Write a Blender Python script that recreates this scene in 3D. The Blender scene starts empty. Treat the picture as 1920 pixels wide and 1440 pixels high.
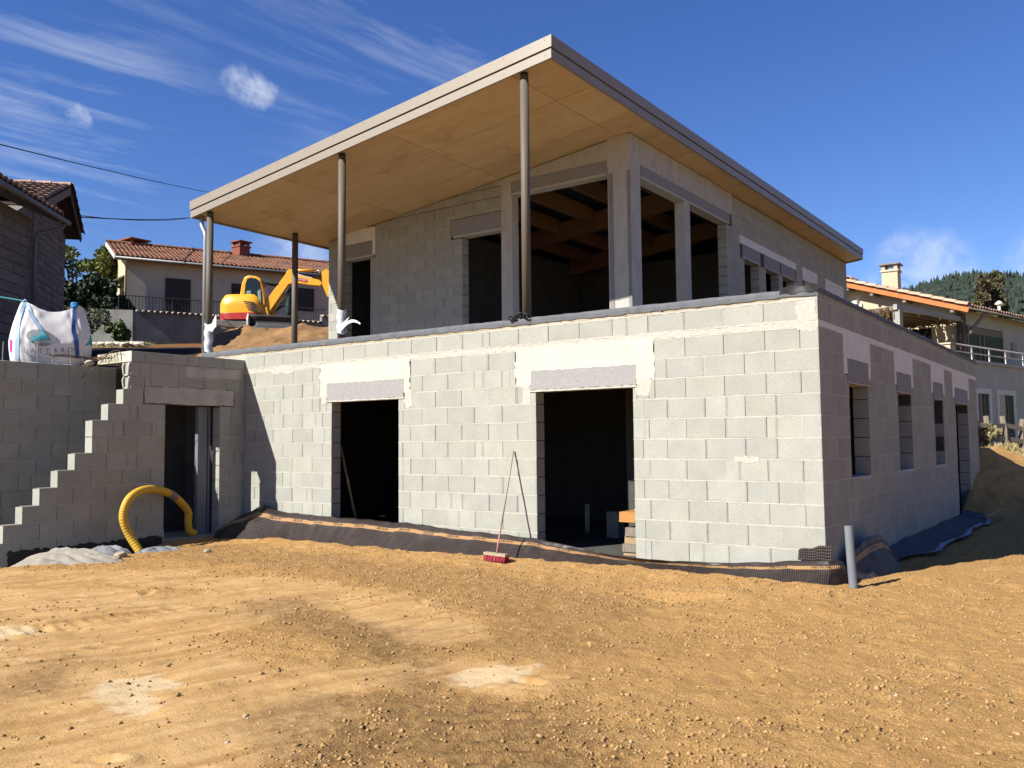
import bpy, math, random
import numpy as np
from mathutils import Vector, Matrix

random.seed(7)
R = np.random.RandomState(11)
SC = bpy.context.scene
COL = SC.collection
rad = math.radians

# ------------------------------------------------------------------ camera, sky, sun, exposure
CAM_LOC = (2.8229, -9.8518, 1.4782)
cr = Vector((0.81263741, 0.58269291, -0.0094562))
cu = Vector((0.04651973, -0.0486859, 0.99773022))
cf = Vector((-0.58090994, 0.8112328, 0.0666707))
cd = bpy.data.cameras.new('camera')
cam = bpy.data.objects.new('camera', cd)
COL.objects.link(cam)
m4 = Matrix((cr, cu, -cf)).transposed().to_4x4()
m4.translation = CAM_LOC
cam.matrix_world = m4
cd.sensor_width = 36.0
cd.lens = 1623.871 / 1920 * 36
cd.clip_end = 8000
SC.camera = cam

SUN_EL = rad(37.9)
SUN_AZ = math.atan2(-0.374, -0.927)
sd = bpy.data.lights.new('sun', 'SUN')
sd.energy = 4.7
sd.angle = rad(0.53)
sd.color = (1.0, 0.965, 0.875)
sun = bpy.data.objects.new('sun', sd)
COL.objects.link(sun)
to_sun = Vector((math.sin(SUN_AZ) * math.cos(SUN_EL), math.cos(SUN_AZ) * math.cos(SUN_EL), math.sin(SUN_EL)))
sun.rotation_euler = to_sun.to_track_quat('Z', 'Y').to_euler()
sun.location = (-20, -40, 40)

SC.view_settings.view_transform = 'Standard'
SC.view_settings.look = 'None'
SC.view_settings.exposure = 1.30
SC.view_settings.gamma = 1.0
SC.view_settings.use_curve_mapping = False
SC.cycles.max_bounces = 6
SC.cycles.diffuse_bounces = 3

W = bpy.data.worlds.new('World')
SC.world = W
W.use_nodes = True
nt = W.node_tree
nt.nodes.clear()


def nn(t, typ, **kw):
    n = t.nodes.new(typ)
    for k, v in kw.items():
        setattr(n, k, v)
    return n


def setin(n, **kw):
    for k, v in kw.items():
        n.inputs[k.replace('_', ' ')].default_value = v


def math_n(t, op, a, b=None, c=None, clamp=False):
    n = t.nodes.new('ShaderNodeMath')
    n.operation = op
    n.use_clamp = clamp
    for i, v in enumerate((a, b, c)):
        if v is None:
            continue
        if isinstance(v, (int, float)):
            n.inputs[i].default_value = v
        else:
            t.links.new(v, n.inputs[i])
    return n.outputs[0]


def mixc(t, fac, a, b, mode='MIX'):
    n = t.nodes.new('ShaderNodeMix')
    n.data_type = 'RGBA'
    n.blend_type = mode
    for sock, v in ((n.inputs['Factor'], fac), (n.inputs['A'], a), (n.inputs['B'], b)):
        if isinstance(v, (int, float)):
            sock.default_value = v
        elif isinstance(v, tuple):
            sock.default_value = (v[0], v[1], v[2], 1)
        else:
            t.links.new(v, sock)
    return n.outputs['Result']


def ramp(t, fac, stops):
    n = t.nodes.new('ShaderNodeValToRGB')
    el = n.color_ramp.elements
    while len(el) < len(stops):
        el.new(0.5)
    for e, (p, c) in zip(el, stops):
        e.position = p
        e.color = (c, c, c, 1) if isinstance(c, (int, float)) else (c[0], c[1], c[2], 1)
    t.links.new(fac, n.inputs[0])
    return n.outputs[0]


def noise(t, vec, scale, detail=4, rough=0.55, dist=0.0, out='Fac'):
    n = t.nodes.new('ShaderNodeTexNoise')
    setin(n, Scale=scale, Detail=detail, Roughness=rough, Distortion=dist)
    if vec is not None:
        t.links.new(vec, n.inputs['Vector'])
    return n.outputs[out]


def vmath(t, op, a, b):
    n = t.nodes.new('ShaderNodeVectorMath')
    n.operation = op
    for i, v in enumerate((a, b)):
        if isinstance(v, tuple):
            n.inputs[i].default_value = v
        else:
            t.links.new(v, n.inputs[i])
    return n.outputs['Value'] if op in ('DOT_PRODUCT', 'LENGTH') else n.outputs['Vector']


sky = nn(nt, 'ShaderNodeTexSky')
sky.sky_type = 'NISHITA'
sky.sun_disc = False
sky.sun_elevation = SUN_EL
sky.sun_rotation = SUN_AZ
sky.altitude = 400
sky.air_density = 1.0
sky.dust_density = 0.1
sky.ozone_density = 2.2
tc = nn(nt, 'ShaderNodeTexCoord')
dirv = tc.outputs['Generated']
sep = nn(nt, 'ShaderNodeSeparateXYZ')
nt.links.new(dirv, sep.inputs[0])
# cirrus: fine streaks on a flat layer high above, drawn out along one wind direction
zz = math_n(nt, 'ADD', math_n(nt, 'MAXIMUM', sep.outputs[2], 0.02), 0.08)
px_ = math_n(nt, 'DIVIDE', sep.outputs[0], zz)
py_ = math_n(nt, 'DIVIDE', sep.outputs[1], zz)
cmb = nn(nt, 'ShaderNodeCombineXYZ')
nt.links.new(px_, cmb.inputs[0])
nt.links.new(py_, cmb.inputs[1])
mp = nn(nt, 'ShaderNodeMapping')
mp.vector_type = 'TEXTURE'
mp.inputs['Rotation'].default_value = (0, 0, rad(80))
mp.inputs['Scale'].default_value = (1.9, 0.42, 1)
nt.links.new(cmb.outputs[0], mp.inputs[0])
streak = noise(nt, mp.outputs[0], 2.6, 10, 0.64, 0.35)
big = noise(nt, cmb.outputs[0], 0.62, 3, 0.5, 0.3)


def lobe(v, lo, hi, gain):
    d = vmath(nt, 'DOT_PRODUCT', dirv, v)
    n = nt.nodes.new('ShaderNodeMapRange')
    n.interpolation_type = 'SMOOTHSTEP'
    nt.links.new(d, n.inputs[0])
    n.inputs[1].default_value = lo
    n.inputs[2].default_value = hi
    n.inputs[3].default_value = 0
    n.inputs[4].default_value = gain
    return n.outputs[0]


def vn(*v):
    v = Vector(v).normalized()
    return (v.x, v.y, v.z)


cir = ramp(nt, streak, [(0.47, 0.0), (0.86, 1.0)])
bank = ramp(nt, big, [(0.58, 0.0), (0.82, 0.45)])
reg = math_n(nt, 'MAXIMUM', bank, lobe(vn(-0.84, 0.41, 0.40), 0.978, 1.0, 0.75))
reg = math_n(nt, 'MAXIMUM', reg, lobe(vn(-0.845, 0.425, 0.345), 0.988, 0.999, 1.3))
reg = math_n(nt, 'MAXIMUM', reg, lobe(vn(-0.66, 0.62, 0.42), 0.985, 1.0, 0.7))
reg = math_n(nt, 'MAXIMUM', reg, lobe(vn(-0.60, 0.68, 0.418), 0.992, 0.9995, 1.1))
reg = math_n(nt, 'MAXIMUM', reg, lobe(vn(-0.66, 0.655, 0.35), 0.992, 1.0, 0.7))
c1 = math_n(nt, 'MULTIPLY', cir, reg)
puffn = noise(nt, dirv, 21, 8, 0.62, 0.3)
pf = ramp(nt, puffn, [(0.40, 0.0), (0.70, 1.0)])
wv = nn(nt, 'ShaderNodeVectorMath')
wv.operation = 'SUBTRACT'
nt.links.new(noise(nt, dirv, 13, 7, 0.62, 0.2, 'Color'), wv.inputs[0])
wv.inputs[1].default_value = (0.5, 0.5, 0.5)
sv = nn(nt, 'ShaderNodeVectorMath')
sv.operation = 'SCALE'
nt.links.new(wv.outputs[0], sv.inputs[0])
sv.inputs['Scale'].default_value = 0.045
dirw = vmath(nt, 'ADD', dirv, sv.outputs[0])
dirn = nn(nt, 'ShaderNodeVectorMath')
dirn.operation = 'NORMALIZE'
nt.links.new(dirw, dirn.inputs[0])
plain_dir, dirv = dirv, dirn.outputs[0]


def heap(cs, gain):
    out = None
    for (v, lo) in cs:
        k = lobe(vn(*v), 1 - (1 - lo) * 3.0, 1 - (1 - lo) * 0.02, gain)
        out = k if out is None else math_n(nt, 'MAXIMUM', out, k)
    return out


puff = heap([((-0.738, 0.561, 0.376), 0.99988), ((-0.732, 0.569, 0.376), 0.99990), ((-0.842, 0.428, 0.328), 0.99996), ((-0.838, 0.437, 0.326), 0.99997)], 0.85)
puff = math_n(nt, 'MAXIMUM', puff, heap([((-0.178, 0.969, 0.172), 0.9995), ((-0.160, 0.971, 0.172), 0.9996), ((-0.142, 0.975, 0.168), 0.9997), ((-0.05, 0.984, 0.170), 0.9995), ((-0.02, 0.985, 0.172), 0.9995), ((-0.735, 0.650, 0.205), 0.999), ((-0.71, 0.675, 0.195), 0.9995)], 0.7))
dirv = plain_dir
c2 = math_n(nt, 'MULTIPLY', puff, pf)
cloud = math_n(nt, 'ADD', math_n(nt, 'MULTIPLY', c1, 0.38), math_n(nt, 'MULTIPLY', c2, 0.80), clamp=True)
hsv = nn(nt, 'ShaderNodeHueSaturation')
hsv.inputs['Saturation'].default_value = 1.22
hsv.inputs['Hue'].default_value = 0.512
nt.links.new(sky.outputs[0], hsv.inputs['Color'])
deep = mixc(nt, 1.0, hsv.outputs[0], (0.86, 0.955, 1.15), 'MULTIPLY')
skyc = mixc(nt, cloud, deep, (7.2, 7.6, 8.2))
bg = nn(nt, 'ShaderNodeBackground')
bg.inputs['Strength'].default_value = 0.052
wo = nn(nt, 'ShaderNodeOutputWorld')
nt.links.new(skyc, bg.inputs[0])
nt.links.new(bg.outputs[0], wo.inputs[0])

# ------------------------------------------------------------------ materials
def new_mat(name):
    m = bpy.data.materials.new(name)
    m.use_nodes = True
    t = m.node_tree
    b = t.nodes['Principled BSDF']
    b.inputs['Specular IOR Level'].default_value = 0.3
    g = t.nodes.new('ShaderNodeNewGeometry')
    return m, t, b, g


def bump(t, b, h, strength, dist):
    n = t.nodes.new('ShaderNodeBump')
    n.inputs['Strength'].default_value = strength
    n.inputs['Distance'].default_value = dist
    t.links.new(h, n.inputs['Height'])
    t.links.new(n.outputs[0], b.inputs['Normal'])


# colour factor per material, raised for surfaces seen only in shade
TONE = {'plywood': 0.86, 'cast_concrete_grey': 0.92, 'glulam': 0.30, 'shaded_inner_wall': 0.55, 'old_block': 0.6, 'lintel_shaded': 0.95, 'render_beige': 0.9, 'render_shaded': 0.95,
        'fascia_taupe': 0.72, 'garden_wall': 1.0, 'membrane_ink': 0.8, 'leaf_dark': 1.0, 'bitumen_felt': 0.72, 'conifer': 0.95, 'wood_dark': 0.9, 'post_grey': 0.9, 'geotextile_edge': 0.7, 'bag_white': 0.72, 'cast_concrete_shaded': 0.95, 'mortar_pale': 0.51, 'leaf_green': 0.95, 'digger_yellow': 0.8, 'rail_white': 0.95, 'plastic_wrap': 0.68}


def simple(name, c1, c2=None, scale=8, rough=0.7, bs=0.0, bscale=60, bdist=0.003, metal=0.0, spec=0.3, vary=0.0, stretch=None, dirt=None):
    """two-tone surface: noise between c1 and c2, fine relief, optional tone change per piece and a dirt tint"""
    m, t, b, g = new_mat(name)
    k_ = TONE.get(name, 0.6)
    c1 = tuple(x * k_ for x in c1)
    c2 = tuple(x * k_ for x in c2) if c2 else None
    if dirt:
        dirt = (tuple(x * k_ for x in dirt[0]),) + tuple(dirt[1:])
    c2 = c2 or tuple(x * 0.82 for x in c1)
    pos = g.outputs['Position']
    if stretch:
        mpn = t.nodes.new('ShaderNodeMapping')
        mpn.inputs['Scale'].default_value = stretch
        t.links.new(pos, mpn.inputs[0])
        pos = mpn.outputs[0]
    f = ramp(t, noise(t, pos, scale, 6, 0.6), [(0.32, 0.0), (0.68, 1.0)])
    c = mixc(t, f, c1, c2)
    if dirt:
        fd = ramp(t, noise(t, g.outputs['Position'], dirt[1], 5, 0.65), [(dirt[2], 0.0), (min(dirt[2] + 0.18, 1.0), dirt[3])])
        c = mixc(t, fd, c, dirt[0])
    if vary:
        oi = t.nodes.new('ShaderNodeObjectInfo')
        rr = math_n(t, 'FRACT', math_n(t, 'ADD', oi.outputs['Random'], g.outputs['Random Per Island']))
        k = math_n(t, 'MULTIPLY_ADD', rr, 2 * vary, 1 - vary)
        cv = t.nodes.new('ShaderNodeVectorMath')
        cv.operation = 'SCALE'
        t.links.new(c, cv.inputs[0])
        t.links.new(k, cv.inputs['Scale'])
        c = cv.outputs[0]
    t.links.new(c, b.inputs['Base Color'])
    setin(b, Roughness=rough, Metallic=metal)
    b.inputs['Specular IOR Level'].default_value = spec
    if bs:
        bump(t, b, noise(t, g.outputs['Position'], bscale, 5, 0.65), bs, bdist)
    return m


def block_material(name, base, vary=0.065, smudge=0.5):
    m, t, b, g = new_mat(name)
    pos = g.outputs['Position']
    oi = t.nodes.new('ShaderNodeObjectInfo')
    rr = math_n(t, 'FRACT', math_n(t, 'ADD', oi.outputs['Random'], g.outputs['Random Per Island']))
    rw = math_n(t, 'FRACT', math_n(t, 'MULTIPLY', rr, 17.31))
    cloudy = noise(t, pos, 3.1, 5, 0.6)
    fine = noise(t, pos, 130, 3, 0.7)
    pit = noise(t, pos, 62, 2, 0.5)
    k = math_n(t, 'MULTIPLY_ADD', rr, 2 * vary, 1 - vary)
    k = math_n(t, 'MULTIPLY', k, math_n(t, 'MULTIPLY_ADD', cloudy, 0.40, 0.80))
    k = math_n(t, 'MULTIPLY', k, math_n(t, 'MULTIPLY_ADD', fine, 0.5, 0.75))
    k = math_n(t, 'MULTIPLY', k, ramp(t, pit, [(0.30, 0.72), (0.42, 1.0)]))
    # damp smudges beside some of the upright joints
    uv = t.nodes.new('ShaderNodeUVMap')
    su = t.nodes.new('ShaderNodeSeparateXYZ')
    t.links.new(uv.outputs[0], su.inputs[0])
    e = math_n(t, 'ABSOLUTE', math_n(t, 'SUBTRACT', su.outputs[0], 0.5))
    e2 = math_n(t, 'ABSOLUTE', math_n(t, 'SUBTRACT', su.outputs[0], math_n(t, 'MULTIPLY_ADD', rw, 0.5, 0.25)))
    edge = ramp(t, math_n(t, 'ADD', e, math_n(t, 'MULTIPLY', noise(t, pos, 14, 4, 0.6), 0.12)), [(0.50, 0.0), (0.57, 1.0)])
    strk = ramp(t, math_n(t, 'ADD', e2, math_n(t, 'MULTIPLY', noise(t, pos, 17, 4, 0.6), 0.10)), [(0.055, 1.0), (0.105, 0.0)])
    some = ramp(t, rw, [(0.62, 0.0), (0.72, 1.0)])
    some2 = ramp(t, rr, [(0.80, 0.0), (0.86, 1.0)])
    sm = math_n(t, 'MAXIMUM', math_n(t, 'MULTIPLY', edge, some), math_n(t, 'MULTIPLY', strk, some2))
    k = math_n(t, 'MULTIPLY', k, math_n(t, 'MULTIPLY_ADD', sm, -0.33 * smudge * 1.6, 1.0))
    warm = mixc(t, rw, base, (base[0] * 0.965, base[1] * 0.985, base[2] * 1.03))
    # pale efflorescence and splashes
    eff = ramp(t, noise(t, pos, 1.5, 6, 0.7, 0.6), [(0.60, 0.0), (0.78, 0.35)])
    warm = mixc(t, eff, warm, tuple(min(1, x * 1.28) for x in base))
    cv = t.nodes.new('ShaderNodeVectorMath')
    cv.operation = 'SCALE'
    t.links.new(warm, cv.inputs[0])
    t.links.new(k, cv.inputs['Scale'])
    t.links.new(cv.outputs[0], b.inputs['Base Color'])
    setin(b, Roughness=0.95)
    b.inputs['Specular IOR Level'].default_value = 0.15
    h = math_n(t, 'ADD', math_n(t, 'MULTIPLY', fine, 0.6), pit)
    bump(t, b, h, 0.55, 0.004)
    return m


MT = {}
MT['block'] = block_material('concrete_block_grey', (0.268, 0.262, 0.227))
MT['block_old'] = block_material('old_block', (0.17, 0.142, 0.118), 0.18, 0.8)
MT['mortar'] = simple('mortar_pale', (0.72, 0.69, 0.60), (0.55, 0.53, 0.46), 22, 0.95, 0.6, 90)
MT['core'] = simple('mortar_core', (0.25, 0.24, 0.22), None, 8, 0.95)
MT['cast'] = simple('cast_concrete', (0.75, 0.70, 0.545), (0.66, 0.615, 0.47), 3.5, 0.9, 0.25, 45, dirt=((0.62, 0.46, 0.22), 2.2, 0.62, 0.45))
MT['cast_grey'] = simple('cast_concrete_grey', (0.40, 0.385, 0.35), (0.31, 0.30, 0.28), 5, 0.9, 0.35, 35, dirt=((0.22, 0.21, 0.20), 3.0, 0.55, 0.5), stretch=(1, 1, 0.35))
MT['lintel'] = simple('lintel_fibre', (0.43, 0.412, 0.405), (0.31, 0.297, 0.293), 60, 0.95, 0.7, 70, dirt=((0.55, 0.52, 0.48), 9, 0.60, 0.5))
MT['lintel_shaded'] = simple('lintel_shaded', (0.235, 0.225, 0.235), (0.17, 0.165, 0.17), 50, 0.95, 0.6, 70)  # shaded copy of the lintel fibre, the shade put into its colour
MT['cast_shaded'] = simple('cast_concrete_shaded', (0.60, 0.585, 0.565), (0.52, 0.51, 0.495), 4, 0.9, 0.2, 35)  # copy of the cast concrete for shaded walls, colour lifted and greyed
MT['inside'] = simple('shaded_inner_wall', (0.10, 0.097, 0.09), (0.07, 0.068, 0.064), 3, 0.95)  # indoor darkness put into the colour, well below bare block grey
MT['slab'] = simple('slab_concrete', (0.33, 0.32, 0.30), (0.25, 0.24, 0.23), 2.5, 0.85, 0.2, 30)
MT['tint'] = block_material('concrete_block_tinted', (0.29, 0.245, 0.17), 0.12)
MT['bitumen'] = simple('bitumen', (0.017, 0.016, 0.017), (0.03, 0.028, 0.028), 9, 0.6, 0.3, 30)
MT['felt'] = simple('bitumen_felt', (0.135, 0.14, 0.155), (0.09, 0.095, 0.105), 7, 0.8, 0.3, 60, dirt=((0.30, 0.29, 0.28), 6, 0.63, 0.6))
MT['fascia'] = simple('fascia_taupe', (0.275, 0.232, 0.182), (0.262, 0.222, 0.175), 2, 0.45, 0.0, spec=0.4)
MT['fascia_gap'] = simple('fascia_shadow_strip', (0.05, 0.045, 0.04))
MT['steel'] = simple('column_taupe', (0.165, 0.135, 0.105), (0.15, 0.123, 0.096), 3, 0.62, 0.0, spec=0.25)
MT['steel_dark'] = simple('column_cap', (0.075, 0.068, 0.062), None, 5, 0.5)
MT['ply'] = simple('plywood', (0.58, 0.41, 0.215), (0.51, 0.35, 0.17), 2.4, 0.6, 0.1, 30, vary=0.10, dirt=((0.42, 0.265, 0.115), 1.8, 0.53, 0.75), stretch=(0.5, 2.2, 1))
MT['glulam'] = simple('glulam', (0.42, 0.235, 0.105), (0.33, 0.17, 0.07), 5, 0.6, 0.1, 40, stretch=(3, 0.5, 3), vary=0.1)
MT['roof_under'] = simple('roof_underlay', (0.035, 0.034, 0.038))
MT['galv'] = simple('galvanised', (0.62, 0.66, 0.70), (0.52, 0.57, 0.62), 9, 0.32, 0.0, metal=0.55, spec=0.5)
MT['pvc'] = simple('pvc_grey', (0.22, 0.235, 0.26), (0.19, 0.2, 0.225), 5, 0.45)
MT['wrap'] = simple('plastic_wrap', (0.80, 0.80, 0.82), (0.62, 0.63, 0.66), 20, 0.3, 0.5, 45, 0.01, spec=0.5)
MT['timber'] = simple('timber_pale', (0.46, 0.33, 0.18), (0.34, 0.235, 0.125), 10, 0.75, 0.3, 40, stretch=(1, 1, 6))
MT['timber_o'] = simple('timber_orange', (0.56, 0.27, 0.08), (0.45, 0.2, 0.055), 12, 0.7, 0.2, 40, stretch=(1, 1, 5))
MT['timber_g'] = simple('timber_grey', (0.30, 0.25, 0.20), (0.2, 0.165, 0.13), 12, 0.85, 0.4, 60, stretch=(4, 4, 1))
MT['hose'] = simple('hose_yellow', (0.78, 0.46, 0.035), (0.68, 0.38, 0.03), 6, 0.6, 0.0, spec=0.4, dirt=((0.45, 0.30, 0.12), 7, 0.60, 0.5))
MT['hose_tag'] = simple('hose_tag', (0.32, 0.29, 0.24), (0.16, 0.15, 0.13), 30, 0.5)
MT['fabric'] = simple('sheet_white', (0.40, 0.36, 0.305), (0.29, 0.26, 0.215), 5, 0.8, 0.35, 30, 0.01, dirt=((0.36, 0.25, 0.14), 3.5, 0.58, 0.7))
MT['fabric_grey'] = simple('sheet_grey', (0.25, 0.255, 0.28), (0.19, 0.195, 0.22), 6, 0.7, 0.3, 30)
MT['geo'] = simple('geotextile', (0.115, 0.118, 0.135), (0.08, 0.083, 0.095), 6, 0.85, 0.4, 60)
MT['geo_edge'] = simple('geotextile_edge', (0.36, 0.38, 0.50), (0.27, 0.29, 0.40), 8, 0.7)
MT['broom_wood'] = simple('broom_wood', (0.50, 0.40, 0.29), (0.4, 0.31, 0.21), 14, 0.6, stretch=(1, 1, 0.3))
MT['broom_pink'] = simple('broom_pink', (0.56, 0.25, 0.23), (0.46, 0.19, 0.18), 10, 0.6)
MT['bristle'] = simple('bristle_red', (0.40, 0.020, 0.04), (0.27, 0.012, 0.03), 60, 0.6)
MT['rebar'] = simple('rebar_rust', (0.17, 0.09, 0.06), (0.11, 0.065, 0.05), 30, 0.8)
MT['rebar_pale'] = simple('rebar_pale', (0.42, 0.36, 0.30), (0.3, 0.25, 0.21), 30, 0.8)
MT['bag'] = simple('bag_white', (0.80, 0.78, 0.77), (0.70, 0.69, 0.69), 5, 0.7, 0.25, 40, 0.008)
MT['strap_blue'] = simple('strap_blue', (0.045, 0.13, 0.42), (0.035, 0.10, 0.34), 20, 0.6)
MT['strap_pale'] = simple('strap_pale', (0.42, 0.60, 0.78), (0.34, 0.50, 0.7), 20, 0.6)
MT['loop_blue'] = simple('loop_blue', (0.03, 0.27, 0.72), None, 20, 0.5)
MT['ink'] = simple('ink_grey', (0.30, 0.31, 0.34), (0.42, 0.43, 0.46), 60, 0.7)
MT['ink_cyan'] = simple('ink_cyan', (0.06, 0.42, 0.52), None, 20, 0.7)
MT['ink_pink'] = simple('ink_pink', (0.75, 0.03, 0.38), None, 20, 0.7)
MT['leafgrey'] = simple('ink_leaf', (0.27, 0.30, 0.31), (0.36, 0.39, 0.40), 12, 0.7)
MT['exc_yellow'] = simple('digger_yellow', (0.80, 0.38, 0.012), (0.76, 0.35, 0.012), 4, 0.35, spec=0.5, dirt=((0.5, 0.28, 0.06), 5, 0.66, 0.5))
MT['exc_red'] = simple('digger_red', (0.55, 0.03, 0.02), None, 4, 0.4, spec=0.5)
MT['exc_dark'] = simple('digger_dark', (0.045, 0.046, 0.052), (0.03, 0.031, 0.035), 12, 0.6, dirt=((0.2, 0.14, 0.09), 6, 0.6, 0.6))
MT['exc_grey'] = simple('digger_track', (0.16, 0.15, 0.14), (0.11, 0.1, 0.09), 12, 0.8, dirt=((0.28, 0.2, 0.12), 5, 0.55, 0.7))
MT['chrome'] = simple('chrome', (0.75, 0.74, 0.78), None, 5, 0.2, metal=0.9)
MT['white'] = simple('white_print', (0.85, 0.85, 0.83))
MT['hydr_green'] = simple('hose_green', (0.02, 0.055, 0.045))
MT['glass_dark'] = simple('glass_dark', (0.022, 0.028, 0.030), None, 5, 0.10, spec=0.35)
MT['cab_in'] = simple('cab_inside', (0.30, 0.42, 0.38), (0.16, 0.24, 0.22), 6, 0.6)
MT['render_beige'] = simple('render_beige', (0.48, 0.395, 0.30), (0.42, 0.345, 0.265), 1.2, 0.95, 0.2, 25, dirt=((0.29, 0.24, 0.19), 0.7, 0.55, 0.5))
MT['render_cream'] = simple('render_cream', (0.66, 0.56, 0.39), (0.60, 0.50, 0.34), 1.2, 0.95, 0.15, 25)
MT['render_shaded'] = simple('render_shaded', (0.42, 0.39, 0.33), (0.36, 0.335, 0.285), 1.5, 0.95, 0.15, 25)  # shaded walls of the cream house, shade put into the render colour
MT['tile_red'] = simple('tile_red', (0.42, 0.195, 0.105), (0.25, 0.115, 0.07), 3.0, 0.85, 0.3, 30, vary=0.1, dirt=((0.14, 0.10, 0.075), 1.3, 0.5, 0.7))
MT['tile_old'] = simple('tile_old', (0.33, 0.205, 0.145), (0.20, 0.125, 0.095), 5, 0.9, 0.3, 30, vary=0.25, dirt=((0.12, 0.10, 0.085), 4, 0.55, 0.7))
MT['tile_pale'] = simple('tile_pale', (0.66, 0.42, 0.30), (0.55, 0.33, 0.22), 4, 0.85, 0.2, 30, vary=0.14)
MT['tile_cream'] = simple('tile_cream', (0.44, 0.37, 0.29), (0.30, 0.25, 0.20), 6, 0.9, vary=0.2)
MT['orange_board'] = simple('verge_orange', (0.63, 0.21, 0.055), (0.53, 0.165, 0.045), 4, 0.6)
MT['wood_dark'] = simple('wood_dark', (0.085, 0.055, 0.042), (0.06, 0.04, 0.032), 9, 0.75, stretch=(4, 4, 0.4))
MT['wood_grey'] = simple('wood_grey', (0.34, 0.285, 0.22), (0.22, 0.18, 0.14), 10, 0.9, 0.4, 40, stretch=(4, 4, 0.6))
MT['shutter'] = simple('shutter_brown', (0.050, 0.031, 0.029), (0.038, 0.024, 0.024), 9, 0.6)
MT['brick_red'] = simple('brick_red', (0.34, 0.105, 0.065), (0.24, 0.075, 0.05), 9, 0.9)
MT['zinc'] = simple('zinc', (0.25, 0.25, 0.26), (0.18, 0.18, 0.19), 6, 0.5, metal=0.4)
MT['iron'] = simple('iron_dark', (0.045, 0.042, 0.042))
MT['post_grey'] = simple('post_grey', (0.30, 0.28, 0.25), None, 5, 0.7)
MT['rail_white'] = simple('rail_white', (0.62, 0.58, 0.52), None, 5, 0.5)
MT['reed'] = simple('reed_screen', (0.26, 0.165, 0.07), (0.08, 0.052, 0.025), 25, 0.9, 0.8, 60, stretch=(1, 1, 5))
MT['garden_wall'] = simple('garden_wall', (0.19, 0.185, 0.175), (0.13, 0.125, 0.115), 1.6, 0.95, 0.2, 20, dirt=((0.085, 0.08, 0.072), 1.1, 0.52, 0.7))
MT['stone'] = simple('stone_pale', (0.50, 0.42, 0.31), (0.38, 0.31, 0.23), 20, 0.95, 0.5, 50)
MT['stone_white'] = simple('stone_white', (0.66, 0.60, 0.48), (0.5, 0.45, 0.35), 5, 0.95)
MT['leaf'] = simple('leaf_green', (0.19, 0.21, 0.055), (0.075, 0.11, 0.025), 2.0, 0.6, vary=0.35)
MT['leaf_y'] = simple('leaf_bright', (0.13, 0.19, 0.040), (0.07, 0.12, 0.025), 3.0, 0.6, vary=0.3)
MT['leaf_dark'] = simple('leaf_dark', (0.022, 0.034, 0.014), (0.012, 0.02, 0.009), 2.0, 0.7, vary=0.35)
MT['leaf_con'] = simple('conifer', (0.060, 0.070, 0.030), (0.075, 0.055, 0.028), 0.5, 0.8, vary=0.35)
MT['leaf_olive'] = simple('leaf_olive', (0.16, 0.18, 0.085), (0.10, 0.12, 0.06), 4, 0.7, vary=0.3)
MT['dry'] = simple('dry_grass', (0.44, 0.36, 0.18), (0.30, 0.24, 0.12), 6, 0.9, vary=0.3)
MT['bark'] = simple('bark', (0.10, 0.075, 0.055), (0.06, 0.045, 0.035), 12, 0.95)
MT['forest'] = simple('forest', (0.038, 0.056, 0.034), (0.022, 0.036, 0.026), 0.022, 0.9, vary=0.32)
MT['hill'] = simple('hill_floor', (0.045, 0.07, 0.03), (0.03, 0.05, 0.022), 0.03, 0.95)
MT['parasol'] = simple('parasol_green', (0.025, 0.07, 0.06))
MT['cable'] = simple('cable_black', (0.02, 0.02, 0.025))
MT['cream_cloth'] = simple('awning_cream', (0.6, 0.53, 0.38))

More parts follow.
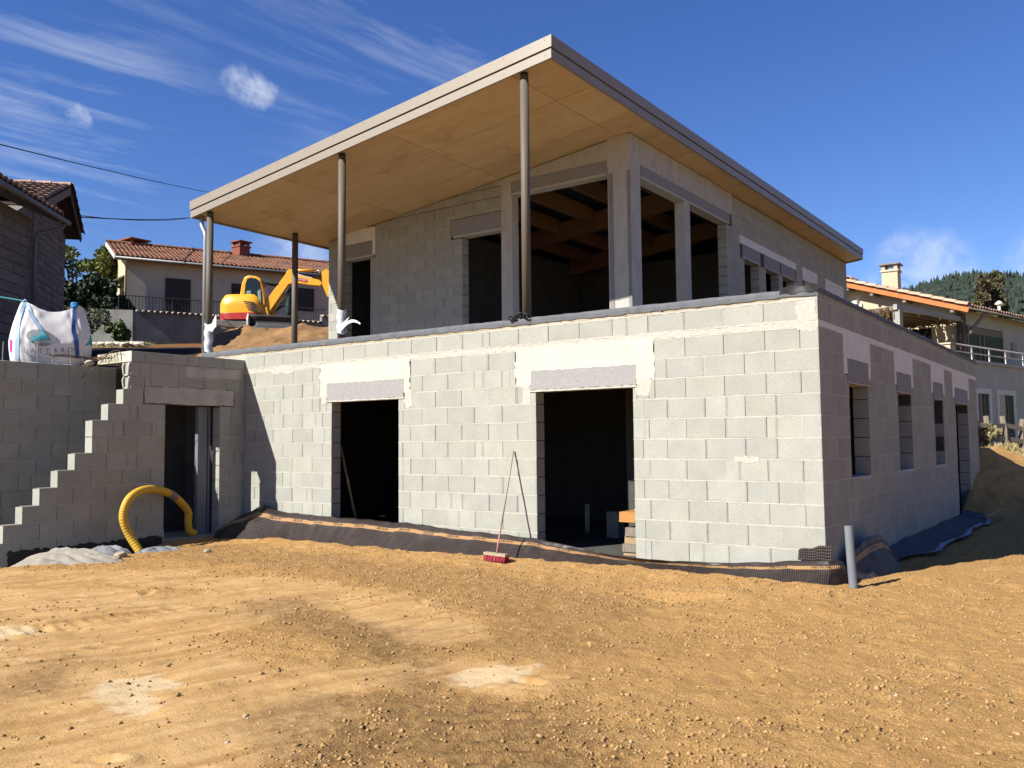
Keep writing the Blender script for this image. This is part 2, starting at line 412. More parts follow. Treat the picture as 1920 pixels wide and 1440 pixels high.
# ------------------------------------------------------------------ mesh helpers
class MB:
    def __init__(s):
        s.v, s.f, s.uv = [], [], []

    def add(s, verts, faces, uv=None):
        o = len(s.v)
        s.v += [tuple(p) for p in verts]
        s.f += [tuple(i + o for i in q) for q in faces]
        if uv is not None:
            s.uv += uv
        return s

    def hexa(s, p):
        """8 corners: bottom ring 0-3 counter-clockwise, top ring 4-7"""
        return s.add(p, [(3, 2, 1, 0), (4, 5, 6, 7), (0, 1, 5, 4), (1, 2, 6, 5), (2, 3, 7, 6), (3, 0, 4, 7)])

    def box(s, x0, x1, y0, y1, z0, z1):
        return s.hexa([(x0, y0, z0), (x1, y0, z0), (x1, y1, z0), (x0, y1, z0), (x0, y0, z1), (x1, y0, z1), (x1, y1, z1), (x0, y1, z1)])

    def beam(s, a, b, w, h, up=(0, 0, 1)):
        a, b = Vector(a), Vector(b)
        d = (b - a).normalized()
        side = d.cross(Vector(up))
        if side.length < 1e-4:
            side = d.cross(Vector((1, 0, 0)))
        side.normalize()
        u = side.cross(d).normalized()
        q = []
        for c in (a, b):
            for sx, sy in ((-1, -1), (1, -1), (1, 1), (-1, 1)):
                q.append(c + side * (sx * w / 2) + u * (sy * h / 2))
        return s.hexa(q)

    def tube(s, pts, r, n=10, caps=True):
        pts = [Vector(p) for p in pts]
        rs = r if isinstance(r, (list, tuple)) else [r] * len(pts)
        o = len(s.v)
        prev = None
        for i, p in enumerate(pts):
            d = (pts[min(i + 1, len(pts) - 1)] - pts[max(i - 1, 0)]).normalized()
            if prev is None:
                a = d.cross(Vector((0, 0, 1)))
                if a.length < 1e-3:
                    a = d.cross(Vector((1, 0, 0)))
                a.normalize()
            else:
                a = (prev - d * prev.dot(d)).normalized()
            prev = a
            bb = d.cross(a)
            for k in range(n):
                t = 2 * math.pi * k / n
                s.v.append(tuple(p + (a * math.cos(t) + bb * math.sin(t)) * rs[i]))
        for i in range(len(pts) - 1):
            for k in range(n):
                k2 = (k + 1) % n
                s.f.append((o + i * n + k, o + i * n + k2, o + (i + 1) * n + k2, o + (i + 1) * n + k))
        if caps:
            s.f.append(tuple(o + k for k in reversed(range(n))))
            e = o + (len(pts) - 1) * n
            s.f.append(tuple(e + k for k in range(n)))
        return s

    def prism(s, poly, off):
        """closed polygon extruded by the vector off"""
        n = len(poly)
        off = Vector(off)
        a = [Vector(p) for p in poly]
        return s.add([*a, *[p + off for p in a]], [tuple(range(n)), tuple(range(2 * n - 1, n - 1, -1))] + [(i, i + n, (i + 1) % n + n, (i + 1) % n) for i in range(n)])

    def grid(s, P, nu, nv):
        o = len(s.v)
        for i in range(nu):
            for j in range(nv):
                s.v.append(tuple(P(i / (nu - 1), j / (nv - 1))))
        for i in range(nu - 1):
            for j in range(nv - 1):
                a = o + i * nv + j
                s.f.append((a, a + nv, a + nv + 1, a + 1))
        return s

    def mesh(s, name, fix=True):
        me = bpy.data.meshes.new(name)
        me.from_pydata(s.v, [], s.f)
        if fix:
            import bmesh
            bm = bmesh.new()
            bm.from_mesh(me)
            bmesh.ops.recalc_face_normals(bm, faces=bm.faces)
            bm.to_mesh(me)
            bm.free()
        return me


def link(name, me, m, parent=None, smooth=False, loc=None):
    o = bpy.data.objects.new(name, me)
    COL.objects.link(o)
    if m is not None and not me.materials:
        me.materials.append(MT[m] if isinstance(m, str) else m)
    if smooth:
        me.polygons.foreach_set('use_smooth', [True] * len(me.polygons))
    if parent is not None:
        o.parent = parent
    if loc:
        o.location = loc
    return o


def part(name, mb, m, parent=None, smooth=False, fix=True):
    return link(name, mb.mesh(name, fix), m, parent, smooth)


def tag(o, label=None, cat=None, group=None, kind=None):
    if label:
        o['label'] = label
    if cat:
        o['category'] = cat
    if group:
        o['group'] = group
    if kind:
        o['kind'] = kind
    return o


def thing(name, label, cat, loc=(0, 0, 0), group=None):
    """an Empty at the base; its parts are modelled in world coordinates and re-based on it"""
    o = bpy.data.objects.new(name, None)
    COL.objects.link(o)
    o.empty_display_size = 0.2
    o.location = loc
    tag(o, label, cat, group)
    return o


def rebase(t):
    """after a thing's parts are made in world coordinates: keep them there while the Empty sits at its base"""
    inv = Matrix.Translation(t.location).inverted()
    for ch in t.children:
        ch.matrix_parent_inverse = inv


def np_mesh(name, V, F, loops=4):
    """fast mesh from numpy arrays; F: (n, loops) indices"""
    me = bpy.data.meshes.new(name)
    V = np.asarray(V, dtype=np.float32)
    F = np.asarray(F, dtype=np.int32)
    me.vertices.add(len(V))
    me.vertices.foreach_set('co', V.ravel())
    me.loops.add(F.size)
    me.loops.foreach_set('vertex_index', F.ravel())
    me.polygons.add(len(F))
    me.polygons.foreach_set('loop_start', np.arange(len(F), dtype=np.int32) * loops)
    me.update(calc_edges=True)
    me.validate()
    return me


def text_mesh(body, size, extrude=0.0, spacing=1.0):
    cu_ = bpy.data.curves.new('lettering', 'FONT')
    cu_.body = body
    cu_.size = size
    cu_.extrude = extrude
    cu_.space_character = spacing
    cu_.align_x = 'CENTER'
    cu_.align_y = 'CENTER'
    o = bpy.data.objects.new('lettering', cu_)
    COL.objects.link(o)
    dg = bpy.context.evaluated_depsgraph_get()
    me = bpy.data.meshes.new_from_object(o.evaluated_get(dg))
    bpy.data.objects.remove(o)
    bpy.data.curves.remove(cu_)
    me.materials.clear()
    return me


# value noise in numpy, for relief and for uneven edges
_T = R.rand(256, 256).astype(np.float32)


def vnoise(x, y):
    xi = np.floor(x).astype(np.int64)
    yi = np.floor(y).astype(np.int64)
    fx = x - xi
    fy = y - yi
    fx = fx * fx * (3 - 2 * fx)
    fy = fy * fy * (3 - 2 * fy)
    a = _T[xi % 256, yi % 256]
    b = _T[(xi + 1) % 256, yi % 256]
    c = _T[xi % 256, (yi + 1) % 256]
    d = _T[(xi + 1) % 256, (yi + 1) % 256]
    return (a * (1 - fx) + b * fx) * (1 - fy) + (c * (1 - fx) + d * fx) * fy


def fbm(x, y, oct=4, gain=0.5):
    s = 0
    a = 1.0
    tot = 0
    for k in range(oct):
        s = s + a * vnoise(x * 2 ** k + 17.3 * k, y * 2 ** k + 5.1 * k)
        tot += a
        a *= gain
    return s / tot


def sstep(a, b, x):
    t = np.clip((x - a) / (b - a), 0, 1)
    return t * t * (3 - 2 * t)


RV = Vector((0.8126, 0.5828, 0))
FV = Vector((-0.5822, 0.8130, 0))
C0 = Vector((2.8229, -9.8518, 0))


def V2(a, d, z=0.0):
    """site survey frame: a metres across, d metres up the slope"""
    p = C0 + RV * a + FV * d
    return Vector((p.x, p.y, z))

# ------------------------------------------------------------------ ground: one sheet from the yard to the horizon
def seg_dist(x, y, pts):
    best = None
    for (ax, ay), (bx, by) in zip(pts[:-1], pts[1:]):
        dx, dy = bx - ax, by - ay
        t = np.clip(((x - ax) * dx + (y - ay) * dy) / (dx * dx + dy * dy), 0, 1)
        d = np.hypot(x - ax - t * dx, y - ay - t * dy)
        best = d if best is None else np.minimum(best, d)
    return best


FOOT = [(R.uniform(-8.5, 3.8), R.uniform(-7.6, -0.7), R.uniform(0, 3.14), R.uniform(0.10, 0.22), R.uniform(0.035, 0.08), R.uniform(0.008, 0.024)) for _ in range(80)]
TRACKS = [((-5.3, -7.3), (-4.35, -4.0)), ((-4.0, -7.7), (-3.05, -4.3)), ((-0.4, -7.0), (2.6, -3.2)), ((0.75, -7.6), (3.8, -4.0))]


def dents(x, y):
    """boot prints and crawler-track impressions in the soil"""
    out = 0 * x
    big = np.size(x) > 5000
    for (fx, fy, th, la, lb, dp) in FOOT:
        if big:
            i0, i1 = np.searchsorted(x[:, 0], [fx - 0.6, fx + 0.6]) if x.ndim == 2 else (0, len(x))
            sl = (slice(i0, i1),)
        else:
            sl = (Ellipsis,)
        xx, yy = x[sl] - fx, y[sl] - fy
        c, s_ = math.cos(th), math.sin(th)
        p, q = (xx * c + yy * s_) / la, (-xx * s_ + yy * c) / lb
        r2 = p * p + q * q
        out[sl] = out[sl] + dp * (np.exp(-r2 ** 2) - 0.45 * np.exp(-(np.sqrt(r2) - 1.5) ** 2 * 5))
    for k, ((ax, ay), (bx, by)) in enumerate(TRACKS):
        L = math.hypot(bx - ax, by - ay)
        ux_, uy_ = (bx - ax) / L, (by - ay) / L
        t = (x - ax) * ux_ + (y - ay) * uy_
        w = -(x - ax) * uy_ + (y - ay) * ux_
        m = sstep(0.20, 0.15, np.abs(w)) * sstep(0, 0.5, t) * sstep(L, L - 0.5, t) * sstep(0.42, 0.60, fbm(x * 1.4 + 31 * k, y * 1.4, 3))
        out = out + m * (0.008 + 0.012 * sstep(-0.2, 0.6, np.sin(t * 2 * np.pi / 0.13 + 0.9 * np.sin(w * 9))))
    return out


def terrain(x, y, detail=True):
    x = np.asarray(x, dtype=np.float64)
    y = np.asarray(y, dtype=np.float64)
    if x.ndim == 0:
        return terrain(x.reshape(1), y.reshape(1), detail)[0]
    a = (x - C0.x) * RV.x + (y - C0.y) * RV.y
    d = (x - C0.x) * FV.x + (y - C0.y) * FV.y
    low = -0.10 + 0 * x
    # raised ground on the left, behind the retaining wall, and the slope above it
    hl = 2.80 + np.clip(d - 17, 0, 23.0) * 0.147 + 1.25 * sstep(0.15, 1.3, -(a + 17.5) * 0.506 + (d - 40) * 0.8625) + np.clip(d - 60, 0, 400) * 0.045
    left = (x < -11.35) * sstep(-6.3, -4.4, y)
    behind = sstep(-3.0, -12.0, x) * sstep(17.2, 18.5, y)
    k = np.maximum(left, behind)
    # right side: bank at the back of the house and the plot above it
    bankz = sstep(8.6, 13.3, y) * np.clip(1.28 - 0.62 * np.clip(x + 0.15, 0, 3), 0.10, 2)
    zr = low + bankz * (x > -0.6) + sstep(-0.6, -0.7, x) * 1.28 * sstep(12, 15, y) + np.clip(d - 60, 0, 400) * 0.03
    inside = (x > -11.3) & (x < -0.05) & (y > 0.05) & (y < 11.95)
    zr = np.where(inside, -0.45, zr)
    zr = zr + (bankz > 0.03) * (x > -0.3) * sstep(60, 25, d) * (0.30 * (fbm(x * 1.1 + 3, y * 1.1, 4) - 0.5) + 0.10 * (fbm(x * 4.5, y * 4.5, 3) - 0.5)) * sstep(8.7, 10.5, y) * sstep(4.6, 3.5, x)
    z = zr * (1 - k) + hl * k
    if detail:
        dd = np.hypot(x - C0.x, y - C0.y)
        loose0 = 1 - 0.6 * tan_mask(x, y)
        near = sstep(40, 14, dd)
        z = z + near * (0.060 * (fbm(x * 0.7, y * 0.7, 3) - 0.5) + 0.036 * (fbm(x * 2.3 + 9, y * 2.3, 3) - 0.5) + 0.034 * loose0 * (fbm(x * 6.1 + 2, y * 6.1, 4, 0.62) - 0.5))
        loose = 1 - 0.75 * tan_mask(x, y)
        cl = fbm(x * 9, y * 9, 3)
        z = z + near * loose * (0.022 * np.clip(cl - 0.52, 0, 1) * 2.0 + 0.017 * (fbm(x * 15, y * 15, 2, 0.7) - 0.5))
        # scrape ridges of the bulldozer blade in the pale patch, footprint-like dents elsewhere
        s = x * 0.972 - y * 0.234
        t = x * 0.234 + y * 0.972
        z = z + near * tan_mask(x, y) * sstep(0.40, 0.58, fbm(x * 0.9 + 7, y * 0.9, 3)) * 0.024 * (np.abs(2 * vnoise(s * 8.5 + 0.8 * vnoise(s, t), t * 0.5) - 1) ** 0.7 - 0.5)
        z = z - near * dents(x, y)
        # crawler cleat marks at the front
        cle = sstep(0.42, 0.2, seg_dist(x, y, [(-0.2, -5.75), (0.55, -6.6)]))
        q = (x * 0.66 - y * 0.75)
        z = z - cle * 0.030 * sstep(0.2, 0.8, np.sin(q * 2 * np.pi / 0.155))
        # the dug pit and its little bank before the house corner
        z = z - 0.10 * np.exp(-((x + 1.05) / 0.42) ** 2 - ((y + 1.72) / 0.20) ** 2) + 0.09 * np.exp(-((x + 0.55) / 0.35) ** 2 - ((y + 1.55) / 0.30) ** 2)
        # soil drawn up against the membrane, trench by the stepped wall
        z = z + 0.03 * sstep(-1.0, -0.4, y) * sstep(-10.2, -9.0, x) * sstep(0.4, 0, x) * sstep(0.3, -0.2, y)
        z = z - 0.22 * sstep(-9.2, -9.95, x) * sstep(-11.0, -10.0, x) * sstep(-1.4, -2.4, y) * sstep(-6.5, -4.6, y)
    return z


def tan_mask(x, y):
    n = fbm(x * 1.6, y * 1.6, 4) - 0.5
    n2 = fbm(x * 5.5 + 3, y * 5.5, 3) - 0.5
    w = 0.55 * n + 0.25 * n2
    arc = 0.62 - seg_dist(x, y, [(-9.6, -5.6), (-7.6, -4.3), (-5.6, -3.45), (-4.3, -3.35), (-3.0, -3.75), (-2.0, -4.25)])
    fld = 1.25 - seg_dist(x, y, [(-7.2, -5.9), (-5.2, -5.4), (-4.6, -4.9)])
    low = 1.05 - seg_dist(x, y, [(-4.6, -6.7), (-2.6, -6.6), (-1.6, -6.9)])
    mid = 0.52 - seg_dist(x, y, [(-1.7, -5.75), (-1.1, -5.1), (-0.62, -5.05)])
    m = np.maximum(np.maximum(arc, fld), np.maximum(low, mid))
    w = w + 0.18 * (fbm(x * 14 + 3, y * 14, 2) - 0.5)
    return sstep(0.0, 0.22, m + w)


def pale_mask(x, y):
    n = fbm(x * 2.6 + 5, y * 2.6, 4) - 0.5
    p1 = 0.34 - seg_dist(x, y, [(-1.05, -5.15), (-0.72, -5.0)])
    p2 = 0.30 - seg_dist(x, y, [(-2.75, -6.45), (-2.25, -6.75)])
    p3 = 0.35 - seg_dist(x, y, [(-5.2, -6.3), (-4.2, -6.9)])
    n = n + 0.5 * (fbm(x * 9, y * 9, 3) - 0.5) + 0.25 * (fbm(x * 26, y * 26, 2) - 0.5)
    return sstep(0.06, 0.15, np.maximum(np.maximum(p1, p2), p3) - 0.08 + 0.75 * n)


def dark_mask(x, y):
    n = fbm(x * 1.9 + 11, y * 1.9, 4) - 0.5
    p1 = 0.75 - seg_dist(x, y, [(-0.9, -6.4), (-0.2, -6.0), (0.3, -6.2)])
    p2 = 0.30 - seg_dist(x, y, [(-1.5, -5.0), (-1.0, -5.6)])
    p3 = 0.55 - seg_dist(x, y, [(-4.0, -4.3), (-2.9, -4.5), (-1.9, -4.8)])
    p4 = 0.35 - seg_dist(x, y, [(-3.6, -6.6), (-3.1, -7.1)])
    p5 = 0.95 - seg_dist(x, y, [(-8.6, -1.9), (-6.0, -1.9), (-3.2, -2.1), (-1.6, -2.9), (-1.2, -4.0)])
    return np.maximum(sstep(-0.1, 0.5, np.maximum(np.maximum(p1, p2), np.maximum(p3, p4)) + 0.7 * n), 0.62 * sstep(-0.1, 0.6, p5 + 0.9 * n))


def lines(lo, hi, step, far_lo, far_hi, g=1.17, extra=()):
    mid = list(np.arange(lo, hi, step))
    out = []
    s, p = step, lo
    while p > far_lo:
        s = min(s * g, 400)
        p -= s
        out.append(p)
    res = sorted(out) + mid
    s, p = step, hi
    while p < far_hi:
        res.append(p)
        s = min(s * g, 400)
        p += s
    res = np.array(sorted(set(res) | set(extra)))
    return res


gx = lines(-10.6, 4.6, 0.032, -2600, 2600, 1.16, (-11.42, -11.30, -11.36))
gy = lines(-8.6, 0.9, 0.032, -900, 3600, 1.13, ())
# keep upper-slope spacing moderate
gy = np.array(sorted(set(gy) | set(np.arange(2, 46, 0.9)) | set(np.arange(6.0, 20, 0.15))))
gx = np.array(sorted(set(gx) | set(np.arange(-46, -11.5, 0.9)) | set(np.arange(5, 16, 0.8))))
GX, GY = np.meshgrid(gx, gy, indexing='ij')
GZ = terrain(GX, GY)


def ground_z(x, y):
    """height of the finished ground sheet, read off its grid"""
    i = np.clip(np.searchsorted(gx, x) - 1, 0, len(gx) - 2)
    j = np.clip(np.searchsorted(gy, y) - 1, 0, len(gy) - 2)
    u = (x - gx[i]) / (gx[i + 1] - gx[i])
    v = (y - gy[j]) / (gy[j + 1] - gy[j])
    return (GZ[i, j] * (1 - u) + GZ[i + 1, j] * u) * (1 - v) + (GZ[i, j + 1] * (1 - u) + GZ[i + 1, j + 1] * u) * v
nx, ny = GX.shape
idx = np.arange(nx * ny).reshape(nx, ny)
Fq = np.stack([idx[:-1, :-1], idx[1:, :-1], idx[1:, 1:], idx[:-1, 1:]], -1).reshape(-1, 4)
gme = np_mesh('ground', np.stack([GX, GY, GZ], -1).reshape(-1, 3), Fq)
ca = gme.color_attributes.new('soil', 'FLOAT_COLOR', 'POINT')
A_ = (GX - C0.x) * RV.x + (GY - C0.y) * RV.y
D_ = (GX - C0.x) * FV.x + (GY - C0.y) * FV.y
# asphalt-dark made ground on the upper left, brown earth heap to the right of it, grass beyond
kind = ((GX < -11.4) & (GY > -6)).astype(float)
edge = A_ + 6.1 + (D_ - 15.5) * 0.312 + 0.5 * (fbm(GX, GY, 3) - 0.5)
asph = kind * sstep(0.15, -0.15, edge) * sstep(36.0, 34.8, D_)
grass = sstep(35.4, 36.6, D_ + 0.8 * (fbm(GX * 2, GY * 2, 2) - 0.5)) * sstep(-10.5, -12, GX) * sstep(-14.8, -16.2, A_)
grass = np.maximum(grass, sstep(16.5, 18.5, GY + 1.5 * (fbm(GX, GY, 3) - 0.5)) * 0.75 * (GX > -11))
col = np.stack([tan_mask(GX, GY), np.maximum(pale_mask(GX, GY) * 0.999, 0), dark_mask(GX, GY), np.ones_like(GX)], -1)
ca.data.foreach_set('color', col.astype(np.float32).ravel())
cb = gme.color_attributes.new('cover', 'FLOAT_COLOR', 'POINT')
cb.data.foreach_set('color', np.stack([asph, grass, kind, np.ones_like(GX)], -1).astype(np.float32).ravel())


def soil_material():
    m, t, b, g = new_mat('soil')
    pos = g.outputs['Position']
    at = t.nodes.new('ShaderNodeVertexColor')
    at.layer_name = 'soil'
    s = t.nodes.new('ShaderNodeSeparateColor')
    t.links.new(at.outputs[0], s.inputs[0])
    a2 = t.nodes.new('ShaderNodeVertexColor')
    a2.layer_name = 'cover'
    s2 = t.nodes.new('ShaderNodeSeparateColor')
    t.links.new(a2.outputs[0], s2.inputs[0])
    n1 = noise(t, pos, 1.7, 6, 0.62)
    n2 = noise(t, pos, 14, 6, 0.7)
    n3 = noise(t, pos, 75, 4, 0.7)
    sc_ = t.nodes.new('ShaderNodeCombineXYZ')
    t.links.new(math_n(t, 'MULTIPLY', vmath(t, 'DOT_PRODUCT', pos, (0.972, -0.234, 0.0)), 7.0), sc_.inputs[0])
    t.links.new(math_n(t, 'MULTIPLY', vmath(t, 'DOT_PRODUCT', pos, (0.234, 0.972, 0.0)), 0.55), sc_.inputs[1])
    n4 = noise(t, sc_.outputs[0], 1.0, 5, 0.6, 0.4)
    brown = mixc(t, ramp(t, n1, [(0.33, 0), (0.67, 1)]), (0.446, 0.258, 0.097), (0.360, 0.201, 0.073))
    brown = mixc(t, ramp(t, n2, [(0.38, 0), (0.70, 0.55)]), brown, (0.449, 0.274, 0.114))
    tan = mixc(t, ramp(t, n1, [(0.35, 0), (0.65, 1)]), (0.412, 0.261, 0.116), (0.348, 0.203, 0.078))
    tan = mixc(t, ramp(t, n2, [(0.42, 0), (0.68, 0.7)]), tan, (0.436, 0.292, 0.146))
    tan = mixc(t, ramp(t, n4, [(0.36, 0.75), (0.56, 0.0)]), tan, (0.278, 0.153, 0.058))
    c = mixc(t, s.outputs[0], brown, tan)
    c = mixc(t, math_n(t, 'MULTIPLY', s.outputs[1], ramp(t, n2, [(0.3, 0.35), (0.6, 0.9)])), c, (0.461, 0.355, 0.221))
    c = mixc(t, math_n(t, 'MULTIPLY', s.outputs[2], ramp(t, n2, [(0.35, 0.9), (0.65, 0.25)])), c, (0.164, 0.097, 0.043))
    c = mixc(t, s2.outputs[0], c, (0.033, 0.031, 0.029))
    heap = mixc(t, ramp(t, n1, [(0.35, 0), (0.65, 1)]), (0.200, 0.095, 0.033), (0.133, 0.060, 0.023))
    c = mixc(t, math_n(t, 'MULTIPLY', s2.outputs[2], math_n(t, 'SUBTRACT', 1.0, s2.outputs[0])), c, heap)
    gr = mixc(t, ramp(t, n2, [(0.4, 0), (0.62, 1)]), (0.061, 0.074, 0.022), (0.145, 0.120, 0.054))
    c = mixc(t, s2.outputs[1], c, gr)
    k = math_n(t, 'MULTIPLY_ADD', n3, 0.55, 0.72)
    # scattered grit, dark and light
    vor = t.nodes.new('ShaderNodeTexVoronoi')
    vor.inputs['Scale'].default_value = 48
    t.links.new(pos, vor.inputs['Vector'])
    grit = ramp(t, vor.outputs['Distance'], [(0.14, 1.0), (0.24, 0.0)])
    sel = t.nodes.new('ShaderNodeSeparateColor')
    t.links.new(vor.outputs['Color'], sel.inputs[0])
    lightg = math_n(t, 'MULTIPLY', grit, ramp(t, sel.outputs[0], [(0.80, 0), (0.82, 0.6)]))
    c = mixc(t, lightg, c, (0.40, 0.33, 0.22))
    cv = t.nodes.new('ShaderNodeVectorMath')
    cv.operation = 'SCALE'
    t.links.new(c, cv.inputs[0])
    t.links.new(k, cv.inputs['Scale'])
    t.links.new(cv.outputs[0], b.inputs['Base Color'])
    setin(b, Roughness=1.0)
    b.inputs['Specular IOR Level'].default_value = 0.05
    h = math_n(t, 'ADD', math_n(t, 'MULTIPLY', n2, 1.3), math_n(t, 'MULTIPLY', n3, 0.8))
    crumb = ramp(t, noise(t, pos, 38, 7, 0.75), [(0.47, 0.0), (0.58, 1.0)])
    crumb2 = ramp(t, noise(t, pos, 17, 6, 0.7), [(0.52, 0.0), (0.60, 1.0)])
    h = math_n(t, 'ADD', h, math_n(t, 'ADD', math_n(t, 'MULTIPLY', crumb, 0.14), math_n(t, 'MULTIPLY', crumb2, 0.30)))
    h = math_n(t, 'ADD', h, math_n(t, 'MULTIPLY', grit, 0.25))
    loose = math_n(t, 'MULTIPLY_ADD', s.outputs[0], -0.55, 1.0)
    bn = t.nodes.new('ShaderNodeBump')
    bn.inputs['Distance'].default_value = 0.026
    t.links.new(math_n(t, 'MULTIPLY', loose, 0.9), bn.inputs['Strength'])
    t.links.new(h, bn.inputs['Height'])
    t.links.new(bn.outputs[0], b.inputs['Normal'])
    return m


MT['soil'] = soil_material()
ground = link('ground', gme, 'soil', smooth=True)
tag(ground, 'bare brown and tan building site soil with paler scraped patches', kind='structure')

# ------------------------------------------------------------------ block walls
def cut(rects, hole):
    """subtract the hole from a list of rectangles (u0, u1, z0, z1)"""
    out = []
    h0, h1, g0, g1 = hole
    for (a, b, c, d) in rects:
        if h1 <= a + 1e-5 or h0 >= b - 1e-5 or g1 <= c + 1e-5 or g0 >= d - 1e-5:
            out.append((a, b, c, d))
            continue
        if h0 > a:
            out.append((a, h0, c, d))
        if h1 < b:
            out.append((h1, b, c, d))
        m0, m1 = max(a, h0), min(b, h1)
        if g0 > c:
            out.append((m0, m1, c, g0))
        if g1 < d:
            out.append((m0, m1, g1, d))
    return out


class Face:
    """a wall plane: kind 'y' faces the yard (-y), kind 'x' faces +x; u runs along it, v is height, w goes into the wall"""
    def __init__(s, kind, pos, thick=0.2):
        s.kind, s.pos, s.thick = kind, pos, thick
        s.rot = 0 if kind == 'y' else math.pi / 2

    def P(s, u, v, w=0.0):
        return (u, s.pos + w, v) if s.kind == 'y' else (s.pos - w, u, v)


BLOCK_CACHE = {}


def block_mesh(w, h0, h1, dep):
    """one hollow-block face with chamfered front edges; h0 and h1 are the heights at its two ends"""
    key = (round(w, 3), round(h0, 3), round(h1, 3), round(dep, 3))
    if key in BLOCK_CACHE:
        return BLOCK_CACHE[key]
    c = 0.004
    def ring(y, i):
        return [(i, y, i), (w - i, y, i), (w - i, y, h1 - i), (i, y, h0 - i)]
    V = ring(dep, 0) + ring(c, 0) + ring(0, c)
    F = [(8, 9, 10, 11), (0, 3, 2, 1)]
    for k in range(4):
        k2 = (k + 1) % 4
        F.append((k, k2, 4 + k2, 4 + k))
        F.append((4 + k, 4 + k2, 8 + k2, 8 + k))
    me = bpy.data.meshes.new('concrete_block')
    me.from_pydata(V, [], F)
    uvl = me.uv_layers.new(name='UVMap')
    hm = max(h0, h1)
    for pi, pl_ in enumerate(me.polygons):
        for li in pl_.loop_indices:
            v = V[me.loops[li].vertex_index]
            uvl.data[li].uv = (v[0] / w if pi == 0 else 0.12, v[2] / hm)
    BLOCK_CACHE[key] = me
    return me


def lay(face, u0, u1, rows, starts, holes, top=None, gap=0.0042, bed=0.012, step=0.5):
    """list of block specs (face, u, z, w, h0, h1) and of mortar lines for one wall"""
    blocks, beds, heads = [], [], []
    rs = random.Random(int(abs(u0 * 100) + abs(face.pos * 31) + len(rows)))
    for i, (z0, z1) in enumerate(rows):
        js = starts(i)
        js = [j + rs.uniform(-0.006, 0.006) for j in js]
        us = sorted([j for j in js if u0 + 0.04 < j < u1 - 0.04])
        us = [u0] + us + [u1]
        for a, b in zip(us[:-1], us[1:]):
            for (p, q, c, d) in _cutall((a, b, z0, z1), holes):
                if q - p < 0.02 or d - c < 0.02:
                    continue
                g0 = gap / 2 if p > u0 + 1e-4 else 0
                g1 = gap / 2 if q < u1 - 1e-4 else 0
                pa, qa = p + g0, q - g1
                hz = d - bed if abs(d - z1) < 1e-5 else d - c and d
                zt0 = zt1 = (d - bed if abs(d - z1) < 1e-5 else d)
                if top:
                    zt0, zt1 = min(zt0, top(pa)), min(zt1, top(qa))
                    if zt0 - c < 0.012 and zt1 - c < 0.012:
                        continue
                    zt0, zt1 = max(zt0, c + 0.012), max(zt1, c + 0.012)
                blocks.append((face, pa, c, qa - pa, zt0 - c, zt1 - c, rs.uniform(-0.0028, 0.0022)))
                if q < u1 - 0.01 and rs.random() < 0.07:
                    heads.append((q, c, min(zt1, zt0)))
        for (p, q, c, d) in _cutall((u0, u1, z1 - bed - 0.002, z1 + 0.002), holes):
            if q - p > 0.05 and (not top or z1 < min(top(p), top(q)) - 0.02):
                beds.append((p, q, z1 - bed / 2))
    return blocks, beds, heads


def _cutall(r, holes):
    rs = [r]
    for h in holes:
        rs = cut(rs, h)
    return rs


def mortar_mesh(mb, face, beds, heads, proud=0.0015, th=0.016):
    rs = random.Random(3)
    for (p, q, z) in beds:
        n = max(2, int((q - p) / 0.05))
        o = len(mb.v)
        for k in range(n + 1):
            u = p + (q - p) * k / n
            s = (0.35 + 0.65 * float(vnoise(np.array(u * 3.1), np.array(z * 7.3)))) * 1.25
            t = th * rs.uniform(0.85, 1.15) * (0.55 + 0.6 * s)
            w = -proud * rs.uniform(-0.7, 1.6)
            zz_ = z + rs.uniform(-0.0012, 0.0012)
            for v, ww in ((zz_ - t / 2, 0.006), (zz_ - t / 2 * 0.7, w), (zz_ + t / 2 * 0.7, w), (zz_ + t / 2, 0.006)):
                mb.v.append(face.P(u, v, ww))
        for k in range(n):
            for j in range(3):
                a = o + k * 4 + j
                mb.f.append((a, a + 4, a + 5, a + 1))
    for (u, z0, z1) in heads:
        n = 5
        o = len(mb.v)
        for k in range(n + 1):
            z = z0 + (z1 - z0) * k / n
            t = 0.011 * rs.uniform(0.6, 1.7)
            w = -proud * rs.uniform(-0.8, 1.2)
            for uu, ww in ((u - t / 2, 0.006), (u - t / 3, w), (u + t / 3, w), (u + t / 2, 0.006)):
                mb.v.append(face.P(uu, z, ww))
        for k in range(n):
            for j in range(3):
                a = o + k * 4 + j
                mb.f.append((a, a + 1, a + 5, a + 4))


def core_mesh(mb, face, u0, u1, z0, z1, holes, ins=0.018, top=None):
    """the wall body behind the block faces"""
    hs = [(a - 0.012, b + 0.012, c - 0.012, d + 0.012) for (a, b, c, d) in holes]
    rs = _cutall((u0 + 0.01, u1 - 0.01, z0, z1), hs)
    for (a, b, c, d) in rs:
        t0, t1 = (min(d, top(a) - 0.01), min(d, top(b) - 0.01)) if top else (d, d)
        if t0 <= c or t1 <= c:
            continue
        w0, w1 = ins, face.thick - ins
        q = [face.P(a, c, w0), face.P(b, c, w0), face.P(b, c, w1), face.P(a, c, w1), face.P(a, t0, w0), face.P(b, t1, w0), face.P(b, t1, w1), face.P(a, t0, w1)]
        mb.hexa(q)


